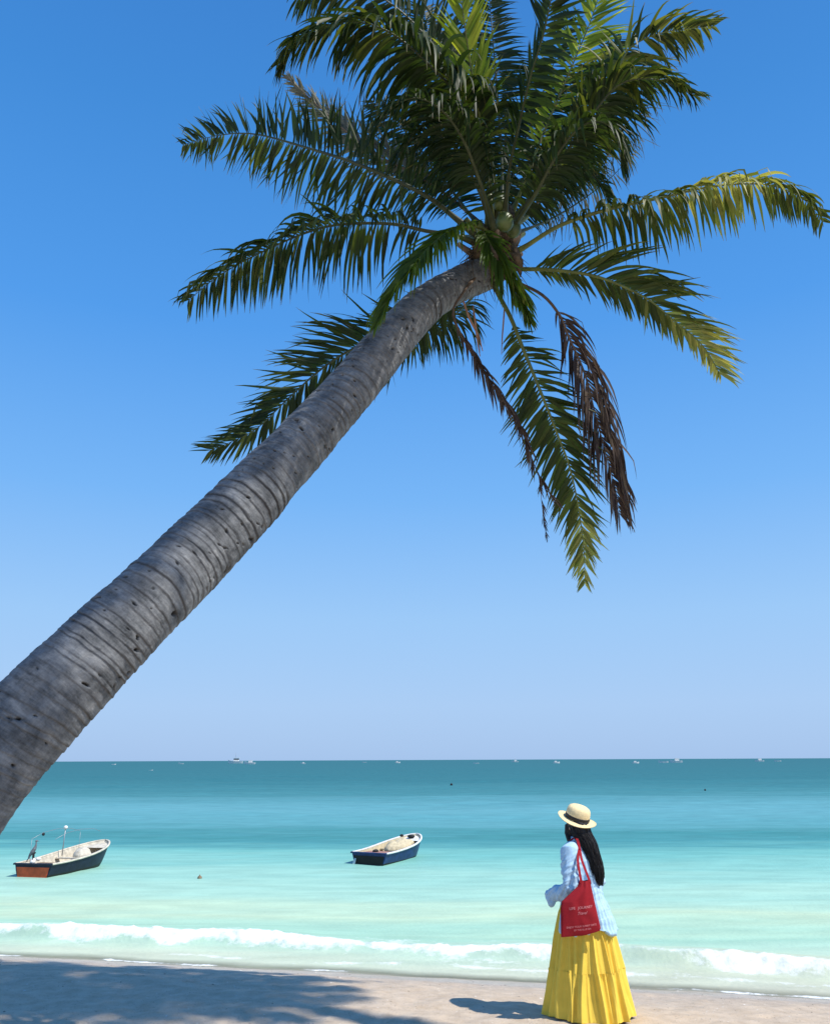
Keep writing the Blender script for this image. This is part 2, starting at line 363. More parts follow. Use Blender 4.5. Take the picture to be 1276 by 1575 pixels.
fm = N.new('ShaderNodeMix'); fm.data_type = 'RGBA'; L.new(ff.outputs[0], fm.inputs['Factor']); L.new(vs.outputs[0], fm.inputs['A']); fm.inputs['B'].default_value = (.80, .82, .80, 1)
L.new(fm.outputs['Result'], b.inputs['Base Color'])
ro = N.new('ShaderNodeMapRange'); L.new(ff.outputs[0], ro.inputs['Value']); ro.inputs['To Min'].default_value = .16; ro.inputs['To Max'].default_value = .9; L.new(ro.outputs[0], b.inputs['Roughness'])
b.inputs['IOR'].default_value = 1.33; b.inputs['Specular IOR Level'].default_value = .13
bm = N.new('ShaderNodeBump'); bm.inputs['Strength'].default_value = .6; bm.inputs['Distance'].default_value = .075
L.new(math_('ADD', noise_(2.6, 6, stretch=(.5, 1, 1)), math_('MULTIPLY', noise_(13, 4), .25)), bm.inputs['Height']); L.new(bm.outputs[0], b.inputs['Normal'])
tp = N.new('ShaderNodeBsdfTransparent'); tp.inputs[0].default_value = (.93, .97, .95, 1)
al = N.new('ShaderNodeMapRange'); L.new(attr('depth'), al.inputs['Value']); al.inputs['From Min'].default_value = -.005; al.inputs['From Max'].default_value = .06; al.inputs['To Min'].default_value = .12
ms = N.new('ShaderNodeMixShader'); L.new(math_('MAXIMUM', al.outputs[0], ff.outputs[0]), ms.inputs[0]); b.inputs['Specular IOR Level'].default_value = 0; b.inputs['Roughness'].default_value = 1
for l_ in list(b.inputs['Roughness'].links): L.remove(l_)
df = N.new('ShaderNodeBsdfDiffuse'); L.new(fm.outputs['Result'], df.inputs['Color']); L.new(bm.outputs[0], df.inputs['Normal'])
gl = N.new('ShaderNodeBsdfGlossy'); gl.inputs['Roughness'].default_value = .22; L.new(bm.outputs[0], gl.inputs['Normal'])
fz = N.new('ShaderNodeFresnel'); fz.inputs['IOR'].default_value = 1.33; L.new(bm.outputs[0], fz.inputs['Normal'])
gf = math_('MULTIPLY', math_('MINIMUM', fz.outputs[0], .10), math_('SUBTRACT', 1, ff.outputs[0]))
wb = N.new('ShaderNodeMixShader'); L.new(gf, wb.inputs[0]); L.new(df.outputs[0], wb.inputs[1]); L.new(gl.outputs[0], wb.inputs[2])
N.remove(b)
L.new(tp.outputs[0], ms.inputs[1]); L.new(wb.outputs[0], ms.inputs[2]); L.new(ms.outputs[0], out.inputs[0])
prop(link('sea', me, m), kind='structure')

# ------------------------------------------------------------------ coconut palm
def trunk_mesh(axis_pts_, radii, seed, n_along=1500, n_round=176):
    C_, Ln = spline(axis_pts_, n_along)
    ctl = np.array([list(p_) for p_ in axis_pts_]); cum = np.concatenate([[0], np.cumsum(np.linalg.norm(np.diff(ctl, axis=0), axis=1))]); rc = np.interp(np.linspace(0, 1, n_along), np.linspace(0, 1, len(radii)) if len(radii) != len(ctl) else cum / cum[-1], radii)
    T = np.gradient(C_, axis=0); T /= np.linalg.norm(T, axis=1)[:, None]
    a = np.cross(T, [0, 1, 0]); a /= np.linalg.norm(a, axis=1)[:, None]; bb = np.cross(T, a)
    th = np.arange(n_round) / n_round * 2 * np.pi
    Uu, Th = np.meshgrid(np.linspace(0, Ln, n_along), th, indexing='ij')
    rr_ = np.random.default_rng(seed)
    W = lambda fr, k, sd_: vnoise(Uu * fr, Th / (2 * np.pi) * k, sd_, wrap=k)
    warp = Uu + .040 * W(.9, 2, seed) + .010 * W(2, 5, seed + 1) + .0045 * W(9, 22, seed + 2) + .03 * np.sin(Th + Uu * .7)
    # irregular leaf scar rings: ledge then slope
    edges = [0.0]
    while edges[-1] < Ln + .5: edges.append(edges[-1] + rr_.uniform(.028, .085))
    edges = np.array(edges); idx = np.clip(np.searchsorted(edges, warp) - 1, 0, len(edges) - 2)
    fr = (warp - edges[idx]) / (edges[idx + 1] - edges[idx]); strength = rr_.uniform(.25, 1.0, len(edges))[idx]
    ledge = np.exp(-(fr / .11) ** 2) + .6 * np.exp(-((1 - fr) / .09) ** 2) + .35 * sstep(-.1, .6, W(60, 9, seed + 13)) * (fr > .2)
    patch = .42 + .58 * sstep(-.35, .6, W(4, 6, seed + 3) + .4 * W(12, 15, seed + 8))
    rel = .0095 * strength * (1 - fr) * (.3 + .7 * patch) - .0045 * ledge * strength * patch
    fib = W(28, 26, seed + 12) * .0022 + W(7, 75, seed + 4) * .0016 + W(22, 130, seed + 5) * .0009 + W(60, 30, seed + 9) * .0010
    lump = .011 * W(1.6, 5, seed + 6) + .006 * W(5, 11, seed + 7)
    crack = np.zeros_like(rel)
    for k in range(int(Ln * 75)):
        u0 = rr_.uniform(0, Ln); t0 = rr_.uniform(0, 2 * np.pi); w = rr_.uniform(.003, .008) * (1.7 if rr_.random() < .2 else .8); l = w * rr_.uniform(1.0, 3.2); tl = rr_.uniform(-.8, .8)
        i0, i1 = int((u0 - .06) / Ln * n_along), int((u0 + .06) / Ln * n_along)
        i0, i1 = max(i0, 0), min(i1, n_along)
        if i1 <= i0: continue
        du = Uu[i0:i1] - u0; dt = ((Th[i0:i1] - t0 + np.pi) % (2 * np.pi) - np.pi) * .2
        p = du * math.cos(tl) + dt * math.sin(tl); q_ = -du * math.sin(tl) + dt * math.cos(tl)
        crack[i0:i1] = np.maximum(crack[i0:i1], np.exp(-((np.abs(p) / w) ** 1.4 + (np.abs(q_) / l) ** 1.4 + .9 * fbm(p * 90 + k, q_ * 90, 77, 2)).clip(0) ** 2))
    rad = rc[:, None] * .975 + rel + fib + lump - .020 * crack
    P = C_[:, None, :] + rad[..., None] * (np.cos(Th)[..., None] * a[:, None, :] + np.sin(Th)[..., None] * bb[:, None, :])
    wear = ledge * strength * patch
    me = np_mesh('trunk', P.reshape(-1, 3), grid_faces(n_along, n_round, True), {'groove': wear, 'hole': crack, 'lengthwise': Uu, 'around': Th})
    return me
m = bpy.data.materials.new('palm_bark'); m.use_nodes = True; N, L = m.node_tree.nodes, m.node_tree.links; b = N['Principled BSDF']
geo = N.new('ShaderNodeNewGeometry')
base = ramp(N, [(.36, (.036, .039, .042)), (.45, (.108, .113, .116)), (.54, (.20, .205, .207)), (.66, (.36, .36, .35))])
cx = N.new('ShaderNodeCombineXYZ'); L.new(math_('MULTIPLY', attr('lengthwise'), 26), cx.inputs[0]); L.new(math_('MULTIPLY', math_('SINE', attr('around')), 1.6), cx.inputs[1]); L.new(math_('MULTIPLY', math_('COSINE', attr('around')), 1.6), cx.inputs[2])
band = noise_(1, 6, vec=cx.outputs[0], rough=.65)
cx2 = N.new('ShaderNodeCombineXYZ'); L.new(math_('MULTIPLY', attr('lengthwise'), 110), cx2.inputs[0]); L.new(math_('MULTIPLY', math_('SINE', attr('around')), 4), cx2.inputs[1]); L.new(math_('MULTIPLY', math_('COSINE', attr('around')), 4), cx2.inputs[2])
fband = noise_(1, 3, vec=cx2.outputs[0])
cx3 = N.new('ShaderNodeCombineXYZ'); L.new(math_('MULTIPLY', attr('lengthwise'), 9), cx3.inputs[0]); L.new(math_('MULTIPLY', math_('SINE', attr('around')), 30), cx3.inputs[1]); L.new(math_('MULTIPLY', math_('COSINE', attr('around')), 30), cx3.inputs[2])
fibre = noise_(1, 4, vec=cx3.outputs[0], rough=.7)
L.new(math_('ADD', math_('ADD', math_('MULTIPLY', band, .34), math_('MULTIPLY', fband, .10)), math_('ADD', math_('MULTIPLY', fibre, .09), math_('MULTIPLY', noise_(6, 8, rough=.75), .50))), base.inputs[0])
g1 = N.new('ShaderNodeMix'); g1.data_type = 'RGBA'; L.new(math_('MULTIPLY', attr('groove'), 1.0), g1.inputs['Factor']); L.new(base.outputs[0], g1.inputs['A']); g1.inputs['B'].default_value = (.035, .032, .03, 1)
g2 = N.new('ShaderNodeMix'); g2.data_type = 'RGBA'; L.new(attr('hole'), g2.inputs['Factor']); L.new(g1.outputs['Result'], g2.inputs['A']); g2.inputs['B'].default_value = (.02, .016, .012, 1)
L.new(g2.outputs['Result'], b.inputs['Base Color']); b.inputs['Roughness'].default_value = .88; b.inputs['Specular IOR Level'].default_value = .25
bm = N.new('ShaderNodeBump'); bm.inputs['Strength'].default_value = .8; bm.inputs['Distance'].default_value = .006
L.new(math_('ADD', noise_(45, 6, rough=.7), math_('ADD', math_('MULTIPLY', fibre, .4), math_('MULTIPLY', fband, .5))), bm.inputs['Height']); L.new(bm.outputs[0], b.inputs['Normal'])
M['bark'] = m

def frond(palm, pts, leaf='leaf', stalk='rachis', start=.2, length=.55, droop=1.0, lift=.25, n_hint=(0, 0, 1), per=64, width=.0145,
          ang=(78, 38), side_scale=(1, 1), seed=0, tint=(0, .75), limp=0, thick=.02, label=None, prof=None, gaps=.04, curl=.15, clump=.5, droop_var=.5, bright=None):
    r_ = np.random.default_rng(seed + 500)
    n = 120; C_, Ln = spline(pts, n); T = np.gradient(C_, axis=0); T /= np.linalg.norm(T, axis=1)[:, None]
    nh = np.array(n_hint, float)
    s0 = np.linspace(0, 1, n)
    rads = thick * (1.0 - .93 * s0 ** .8); rads[:14] *= np.linspace(1.75, 1.0, 14)
    mb = MB().tube([Vector(p) for p in C_[::3]] + [Vector(C_[-1])], [x * .85 for x in list(rads[::3]) + [rads[-1]]], 8, flat=.75, ref=tuple(nh))
    if stalk == 'rachis' and seed in (1, 2, 3, 4, 13, 14, 16, 19, 20, 23, 24, 25, 27): stalk = 'rachis_dark'
    o = mb.build('frond', M[stalk], palm, label=label)
    # leaflets
    cnt = int(Ln * (1 - start) * per)
    V = []; F = []; TI = []; AL = []; nv = 0; SEG = 7
    for sd in (-1, 1):
        tt = start + (1 - start) * (np.linspace(0, 1, cnt) ** .92)
        cl = vnoise(np.arange(cnt) * .23 + 50 * sd, 0 * tt, seed % 90 + 3)
        cl2 = vnoise(np.arange(cnt) * .9 + 20 * sd, 0 * tt, seed % 90 + 5)
        for j, t in enumerate(tt):
            if r_.random() < gaps or (cl[j] > .72 and gaps > .02): continue
            t = min(t + r_.normal(0, .002), 1)
            w = (t - start) / (1 - start)
            p = np.array([np.interp(t, s0, C_[:, k]) for k in range(3)]); tg = np.array([np.interp(t, s0, T[:, k]) for k in range(3)]); tg /= np.linalg.norm(tg)
            nn = nh - tg * nh.dot(tg); nn /= np.linalg.norm(nn) + 1e-9
            sv_ = np.cross(tg, nn) * sd
            a = math.radians(ang[0] + (ang[1] - ang[0]) * w + 13 * clump * cl2[j] + r_.normal(0, 5))
            lf = lift + .12 * clump * cl[j] + r_.normal(0, .05)
            d = math.cos(a) * tg + math.sin(a) * sv_ + lf * nn; d /= np.linalg.norm(d)
            ll = length * (min(1, .45 + 2.2 * w) * (1 - .66 * w ** 2)) * (1 if w < .93 else (1 - (w - .93) * 3)) * r_.uniform(.80, 1.12) * side_scale[0 if sd < 0 else 1]
            if prof: ll *= np.interp(w, prof[0], prof[1])
            if r_.random() < .09: ll *= r_.uniform(.3, .8)
            dr = droop * (1 + droop_var * r_.normal(0, .6)) ; dr = max(dr, 0)
            wd = width * r_.uniform(.8, 1.15) * (.65 + .5 * math.sin(math.pi * min(1, w * .75 + .2)))
            tw = r_.normal(0, .25)
            pos = p.copy(); ds = ll / SEG; wv = tg.copy(); kink = r_.integers(2, 6) if r_.random() < limp else 99; cv = r_.normal(0, curl * 1.4)
            for k in range(SEG + 1):
                e = k / SEG
                wv = wv - d * wv.dot(d); wv /= np.linalg.norm(wv) + 1e-9
                up_ = np.cross(d, wv)
                wv2 = wv * math.cos(tw + e * cv * 3) + up_ * math.sin(tw + e * cv * 3); up2_ = np.cross(d, wv2)
                hw = wd * (min(1, .16 + e * 3.4)) * (1 - e ** 1.7) + .0008
                f_ = .35 * hw * (1 if up2_.dot(nn) > 0 else -1)
                V += [pos - wv2 * hw + up2_ * f_, pos.copy(), pos + wv2 * hw + up2_ * f_]
                AL += [e] * 3
                d = d + np.array([0, 0, -1.0]) * dr * ds * (1.0 + 1.5 * e) + wv * (cv * 1.5 + 2.2 * (r_.random() - .5)) * ds
                if k >= kink: d = d * .25 + np.array([0, 0, -1.0]) * .9; kink = 99
                d /= np.linalg.norm(d); pos = pos + d * ds
            tq = tint
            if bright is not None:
                g_ = float(sstep(bright[0] - .16, bright[0] + .14, w) * (1 - sstep(bright[1] - .12, bright[1] + .12, w))); g_ = min(1, max(0, g_ + r_.normal(0, .22))); tq = (.75 * g_, .30 + .68 * g_)  # sunlit stretch of the frond painted in through the leaflet tint
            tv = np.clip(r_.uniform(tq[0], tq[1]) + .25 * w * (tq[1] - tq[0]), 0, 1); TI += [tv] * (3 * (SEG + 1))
            for k in range(SEG):
                a0 = nv + k * 3; F += [(a0, a0 + 1, a0 + 4, a0 + 3), (a0 + 1, a0 + 2, a0 + 5, a0 + 4)]
            nv += 3 * (SEG + 1)
    me = np_mesh('leaflets', np.array(V), np.array(F), {'tint': TI, 'along': AL})
    lo = link('leaflets', me, M[leaf], o); lo['kind'] = 'stuff'
    return o

palm = empty('coconut_palm', at(-170, 1400, 4.1))
prop(palm, 'leaning coconut palm with grey ringed trunk and dark green drooping fronds over the beach', 'palm tree')
palm_inv = Vector(palm.location)
class _P: pass
def P3(L_): return [at(*p) - palm_inv for p in L_]
TR = [(-240, 1530, 3.75), (-130, 1330, 3.95), (-42, 1206, 4.12), (50, 1102, 4.3), (137, 1015, 4.5), (222, 929, 4.72), (293, 860, 5.0), (400, 750, 5.35), (500, 643, 5.7), (600, 525, 6.05), (652, 470, 6.3), (700, 440, 6.5), (745, 418, 6.62), (775, 395, 6.7)]
RP = [235, 182, 158, 145, 135, 121, 115, 98, 82, 67, 59, 56, 56, 52]
link('trunk', trunk_mesh(P3(TR), [r_ / 2 * p[2] / FPX for r_, p in zip(RP, TR)], 5), M['bark'], palm)
TOW = (0, -1, .15)   # a frond whose upper face is turned to the camera
AWAY = (0, 1, .35)   # a frond seen from below
FR = [
 # left, long, seen from below
 dict(pts=[(745, 372, 6.6), (700, 335, 6.55), (652, 299, 6.5), (560, 256, 6.6), (479, 229, 6.8), (393, 206, 7.1), (335, 208, 7.3), (282, 222, 7.5)], start=.16, length=.60, n_hint=(-.1, .8, .6), droop=.7, seed=1, thick=.028, curl=.3, limp=.06),
 dict(pts=[(745, 380, 6.6), (700, 362, 6.5), (655, 355, 6.45), (600, 344, 6.4), (523, 345, 6.4), (470, 358, 6.4), (401, 388, 6.4), (335, 425, 6.45), (290, 462, 6.5)], start=.22, length=.62, n_hint=(-.1, .35, 1), droop=3.6, seed=2, lift=.1, thick=.026, limp=.25, gaps=.06),
 dict(pts=[(745, 420, 6.9), (690, 470, 7.1), (620, 512, 7.2), (556, 530, 7.1), (500, 563, 7.0), (444, 612, 6.8), (400, 655, 6.7), (368, 674, 6.6), (325, 692, 6.5)], start=.13, length=.62, n_hint=(-.2, .9, .35), droop=.5, seed=3, thick=.026, ang=(62, 30), limp=.03, side_scale=(1, .85)),
 dict(pts=[(750, 425, 6.8), (722, 462, 7.2), (690, 490, 7.7), (640, 515, 8.2), (585, 545, 8.7)], start=.2, length=.55, n_hint=(-.2, -.1, 1), droop=4.0, seed=4, gaps=.08),
 # near frond folding down over the trunk
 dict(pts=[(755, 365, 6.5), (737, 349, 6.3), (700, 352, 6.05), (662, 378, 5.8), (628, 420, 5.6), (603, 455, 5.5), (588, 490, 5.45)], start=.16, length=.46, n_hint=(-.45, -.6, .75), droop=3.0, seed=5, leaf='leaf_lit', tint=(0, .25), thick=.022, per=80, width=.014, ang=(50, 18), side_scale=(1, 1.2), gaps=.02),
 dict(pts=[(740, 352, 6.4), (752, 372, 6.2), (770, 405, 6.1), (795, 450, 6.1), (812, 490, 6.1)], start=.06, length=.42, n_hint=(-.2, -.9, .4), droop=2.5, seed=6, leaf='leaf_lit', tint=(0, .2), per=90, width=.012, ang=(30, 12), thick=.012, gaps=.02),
 # right, long arched, sunlit stretch coloured in along its crown
 dict(pts=[(765, 395, 6.6), (799, 384, 6.5), (850, 352, 6.35), (894, 334, 6.25), (950, 318, 6.15), (1016, 304, 6.1), (1085, 288, 6.1), (1151, 282, 6.15), (1197, 288, 6.2), (1238, 308, 6.25), (1264, 340, 6.3)], start=.22, length=.50, n_hint=(.1, .25, 1), droop=4.6, seed=7, lift=-.05, leaf='leaf_sun_tint', tint=(0, .75), thick=.028, limp=.4, gaps=.12, width=.0155, clump=1.6, bright=(.38, .74)),
 dict(pts=[(770, 405, 6.6), (793, 413, 6.5), (850, 415, 6.35), (920, 426, 6.2), (991, 457, 6.1), (1035, 492, 6.05), (1079, 530, 6.0), (1107, 575, 6.0)], start=.16, length=.56, n_hint=(.25, .75, .55), droop=1.0, seed=8, leaf='leaf_sun_tint', tint=(0, .9), bright=(.62, 1.1), thick=.024, ang=(50, 32), side_scale=(.55, 1.1)),
 # brown dead fronds
 dict(pts=[(770, 420, 6.6), (793, 433, 6.5), (833, 453, 6.35), (859, 483, 6.3), (875, 520, 6.3), (899, 575, 6.3), (915, 637, 6.3), (932, 700, 6.3), (946, 752, 6.3), (952, 790, 6.3)], start=.28, length=.66, n_hint=(.3, -.9, .2), droop=3.4, seed=9, leaf='leaf_dead', stalk='rachis_dead', thick=.022, ang=(50, 30), limp=.3, tint=(0, .9), gaps=.04, per=64, width=.013),
 dict(pts=[(755, 420, 6.6), (765, 450, 6.4), (785, 488, 6.3), (804, 536, 6.25), (829, 597, 6.2), (855, 663, 6.2), (876, 720, 6.2), (890, 785, 6.2), (898, 850, 6.2), (899, 895, 6.2)], start=.24, length=.46, n_hint=(.1, .95, .2), droop=.9, seed=10, leaf='leaf_sun_tint', bright=(.72, 1.3), thick=.026, ang=(72, 28), tint=(0, .8), gaps=.05, prof=([0, .1, .6, 1], [.6, .95, 1, .9])),
 dict(pts=[(735, 420, 6.5), (712, 450, 6.3), (697, 486, 6.2), (732, 554, 6.15), (772, 615, 6.1), (802, 663, 6.1), (829, 733, 6.1), (859, 776, 6.1)], start=.30, length=.26, n_hint=(-.3, -.8, .3), droop=4.0, seed=11, leaf='leaf_dead', stalk='rachis_dead', thick=.017, ang=(22, 12), limp=.2, tint=(0, .8), width=.010, per=40, gaps=.08),
 dict(pts=[(829, 733, 6.1), (832, 765, 6.1), (836, 800, 6.1), (841, 830, 6.1)], start=.05, length=.10, n_hint=(0, -1, 0), droop=1, seed=12, leaf='leaf_dead', stalk='rachis_dead', thick=.004, ang=(20, 10), per=50, width=.005),
 # upper left
 dict(pts=[(765, 350, 6.6), (758, 260, 6.45), (728, 176, 6.25), (671, 110, 6.05), (613, 58, 5.9), (562, 35, 5.85), (512, 36, 5.9), (462, 56, 5.95), (430, 98, 6.0)], start=.24, length=.66, n_hint=(-.5, -.25, .8), droop=3.2, seed=13, thick=.028, lift=.12, ang=(62, 35), width=.02, limp=.1),
 dict(pts=[(762, 345, 6.8), (742, 240, 6.8), (705, 130, 6.75), (650, 50, 6.6), (585, -5, 6.5), (520, -22, 6.5), (455, -2, 6.5)], start=.24, length=.60, n_hint=(-.4, .8, .5), droop=1.6, seed=14, thick=.028, limp=.1),
 # young bright leaf in the middle, dark one beside it
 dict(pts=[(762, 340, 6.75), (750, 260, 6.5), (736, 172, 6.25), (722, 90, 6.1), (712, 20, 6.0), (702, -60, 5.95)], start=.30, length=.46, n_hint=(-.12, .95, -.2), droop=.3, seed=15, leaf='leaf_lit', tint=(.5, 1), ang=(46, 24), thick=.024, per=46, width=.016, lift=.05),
 dict(pts=[(775, 340, 6.5), (783, 260, 6.2), (796, 200, 6.0), (815, 120, 5.75), (836, 50, 5.55), (850, -20, 5.4), (858, -90, 5.3)], start=.22, length=.48, n_hint=(.1, .85, -.35), droop=.8, seed=16, tint=(0, .35), ang=(82, 45), thick=.026, width=.021, per=42),
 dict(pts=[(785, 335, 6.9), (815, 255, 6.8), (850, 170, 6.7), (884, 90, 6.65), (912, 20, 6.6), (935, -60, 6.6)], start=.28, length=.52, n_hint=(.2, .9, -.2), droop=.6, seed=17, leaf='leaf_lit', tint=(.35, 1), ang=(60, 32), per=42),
 dict(pts=[(785, 345, 6.7), (835, 280, 6.5), (885, 225, 6.35), (925, 172, 6.25), (946, 118, 6.2), (968, 74, 6.2), (1010, 52, 6.2), (1055, 44, 6.2), (1095, 40, 6.25)], start=.26, length=.50, n_hint=(.5, .3, .8), droop=2.6, seed=18, leaf='leaf', tint=(.15, 1), ang=(55, 30), limp=.2, thick=.026),
 dict(pts=[(785, 350, 6.5), (830, 290, 6.2), (872, 232, 6.0), (915, 170, 5.85), (955, 128, 5.8), (1010, 122, 5.8), (1068, 146, 5.85)], start=.28, length=.46, n_hint=(.5, -.1, .9), droop=3.4, seed=19, tint=(0, .8), ang=(50, 25), limp=.2, thick=.024),
 dict(pts=[(785, 355, 6.4), (822, 300, 6.0), (855, 240, 5.75), (892, 195, 5.6), (928, 188, 5.5), (950, 218, 5.45), (955, 262, 5.45)], start=.24, length=.44, n_hint=(.4, -.5, .8), droop=3.6, seed=20, tint=(0, .6), ang=(55, 30), thick=.024, limp=.15),
 dict(pts=[(790, 345, 7.0), (850, 290, 7.3), (905, 245, 7.5), (950, 205, 7.6), (992, 150, 7.7), (1020, 104, 7.8), (1045, 60, 7.8)], start=.25, length=.50, n_hint=(.3, .4, .9), droop=1.5, seed=21, leaf='leaf_grey', stalk='rachis_dead', tint=(.2, 1), ang=(60, 30), width=.005, curl=.9, per=26, gaps=.2, thick=.02),
 dict(pts=[(750, 355, 6.9), (700, 310, 7.1), (640, 268, 7.3), (593, 245, 7.4), (545, 213, 7.5), (495, 168, 7.6), (440, 116, 7.7)], start=.25, length=.48, n_hint=(-.2, .6, .7), droop=.8, seed=22, leaf='leaf_grey', stalk='rachis_dead', tint=(0, .8), ang=(34, 18), curl=.3, thick=.02, prof=([0, .8, 1], [1, 1, .7])),
 dict(pts=[(760, 352, 6.4), (738, 280, 6.1), (712, 215, 5.9), (680, 170, 5.75), (640, 150, 5.65), (600, 168, 5.6), (575, 210, 5.6)], start=.22, length=.48, n_hint=(-.4, -.5, .8), droop=3.2, seed=23, tint=(0, .35), ang=(60, 35), thick=.024, limp=.15),
 dict(pts=[(770, 345, 6.7), (772, 270, 6.9), (768, 190, 7.1), (762, 110, 7.3), (755, 30, 7.5), (750, -50, 7.6)], start=.22, length=.52, n_hint=(0, .9, .1), droop=.8, seed=24, tint=(0, .6), thick=.024),
 dict(pts=[(745, 360, 6.9), (700, 300, 7.1), (655, 240, 7.3), (612, 190, 7.4), (575, 155, 7.5)], start=.2, length=.50, n_hint=(-.2, .8, .5), droop=1.2, seed=25, tint=(0, .5), thick=.022),
 dict(pts=[(790, 360, 6.8), (850, 335, 7.1), (905, 300, 7.4), (950, 262, 7.6), (985, 215, 7.8)], start=.2, length=.38, n_hint=(.2, .5, .9), droop=2.2, seed=26, leaf='leaf_grey', stalk='rachis_dark', tint=(.1, .9), width=.008, per=32, curl=.5, thick=.018),
 dict(pts=[(790, 350, 6.9), (840, 275, 7.1), (880, 195, 7.2), (915, 120, 7.3), (955, 60, 7.4)], start=.2, length=.54, n_hint=(.3, .8, .3), droop=1.2, seed=27, tint=(0, .7), thick=.024),
 dict(pts=[(755, 350, 6.5), (735, 290, 6.3), (705, 235, 6.15), (668, 205, 6.0), (632, 215, 5.95), (608, 252, 5.9)], start=.12, length=.46, n_hint=(-.4, -.3, .8), droop=2.8, seed=28, tint=(0, .3), stalk='rachis_dark'),
 dict(pts=[(785, 352, 6.5), (815, 305, 6.4), (850, 268, 6.3), (885, 256, 6.25), (918, 276, 6.2), (935, 310, 6.2)], start=.14, length=.42, n_hint=(.4, -.2, .8), droop=3.0, seed=29, tint=(0, .5), stalk='rachis_dark'),
 dict(pts=[(770, 345, 6.9), (790, 260, 7.1), (820, 180, 7.3), (850, 100, 7.4), (875, 20, 7.5)], start=.12, length=.55, n_hint=(.1, .9, .1), droop=1.0, seed=30, tint=(0, .6), stalk='rachis_dark'),
 dict(pts=[(755, 345, 7.0), (725, 250, 7.2), (690, 160, 7.3), (665, 80, 7.4), (650, 0, 7.5)], start=.12, length=.55, n_hint=(-.2, .9, .1), droop=1.0, seed=31, tint=(0, .4), stalk='rachis_dark'),
 dict(pts=[(765, 345, 7.2), (800, 300, 7.4), (850, 270, 7.6), (900, 255, 7.8)], start=.12, length=.50, n_hint=(.1, .9, .4), droop=1.5, seed=32, tint=(0, .6), stalk='rachis_dark'),
]
LAB = {5: 'fresh green frond folded down over the trunk', 8: 'frond with sunlight coloured into its tip', 9: 'brown dead frond hanging limp', 11: 'thin brown dead frond', 12: 'dry brown frond tip', 15: 'bright young upright frond', 21: 'bare dry frond with curled threads', 22: 'grey faded frond'}
for f in FR:
    f = dict(f); f['pts'] = P3(f['pts']); f['label'] = LAB.get(f['seed']); frond(palm, **f)
# nuts, fibre and dry spathes round the growing point
for (px, py, zc, r_) in ((776, 341, 6.15, 13.5), (796, 463, 6.3, 8.5), (789, 352, 6.35, 12), (768, 312, 6.45, 11)):
    c = at(px, py, zc) - palm_inv; rr_ = r_ * zc / FPX
    MB().ball(c, (rr_, rr_, rr_ * 1.22), 20, 14).build('coconut', M['nut'], palm)
for k in range(16):
    a = k * 2.4; c_ = at(756, 388, 6.6) - palm_inv; d_1 = Vector((math.cos(a), math.sin(a) * .9, .25 + .5 * random.random())).normalized()
    q0_ = c_ + Vector((0, 0, -.16 + .022 * k)); MB().tube([q0_ + d_1 * .05, q0_ + d_1 * .17, q0_ + d_1 * random.uniform(.24, .34) + Vector((0, 0, .05))], [.055, .038, .026], 10, flat=.6).build('leaf_base', M['rachis'] if k > 6 else M['rachis_dead'], palm)
mb = MB()
for k in range(110):
    a = random.uniform(0, 6.28); p0 = at(752 + 22 * math.cos(a), 395 + 30 * math.sin(a), 6.55) - palm_inv
    p1 = p0 + Vector((random.uniform(-.16, .22), random.uniform(-.15, .12), random.uniform(-.34, .12)))
    mb.tube([p0, (p0 + p1) / 2 + Vector((random.uniform(-.04, .04), 0, .04)), p1], [.006, .004, .001], 4)
f_ = mb.build('fibre', M['fibre'], palm); f_['kind'] = 'stuff'
core = MB()
core.ball(at(752, 392, 6.62) - palm_inv, (.15, .15, .26), 20, 14)
core.ball(at(772, 355, 6.65) - palm_inv, (.13, .13, .24), 20, 14)
def _cr(c, n): return c + n * (.03 * fbm(c[:, 0] * 14 + 9, c[:, 2] * 9 + c[:, 1] * 12, 80, 3))[:, None]
remeshed('crown_sheath', core, .018, M['fibre'], palm, 2, _cr)
for (a0, a1, a2, w) in (((770, 395), (792, 392), (800, 425), .05), ((748, 372), (762, 392), (766, 418), .035), ((788, 372), (797, 396), (801, 418), .03)):
    p = [at(*a0, 6.25) - palm_inv, at(*a1, 6.1) - palm_inv, at(*a2, 6.15) - palm_inv]
    C_, _ = spline(p, 9); mb = MB(); rows_ = []
    for i, c in enumerate(C_):
        e = i / 8; ww = w * math.sin(math.pi * (.12 + .86 * e)) + .002; c = Vector(c)
        rows_.append([c + Vector((-ww, 0, ww * .3)), c + Vector((0, -.02, 0)), c + Vector((ww, .01, -ww * .2)), c + Vector((0, .012, 0))])
    mb.grid(rows_, True).build('leaf_sheath', M['fibre'], palm)
for pts, w in (([(727, 470), (731, 500), (735, 530), (738, 548)], .022), ([(776, 465), (774, 495), (772, 520), (771, 545)], .016), ([(712, 462), (722, 490), (735, 515), (742, 540)], .012)):
    C_, _ = spline([at(x, y, 6.35) - palm_inv for x, y in pts], 12)
    MB().tube([Vector(c) for c in C_], [w * (.5 + math.sin(math.pi * (.08 + .85 * i / 11)) * .7) * (1 - .5 * i / 11) for i in range(12)], 8, flat=.4).build('dry_spathe', M['spathe'], palm)

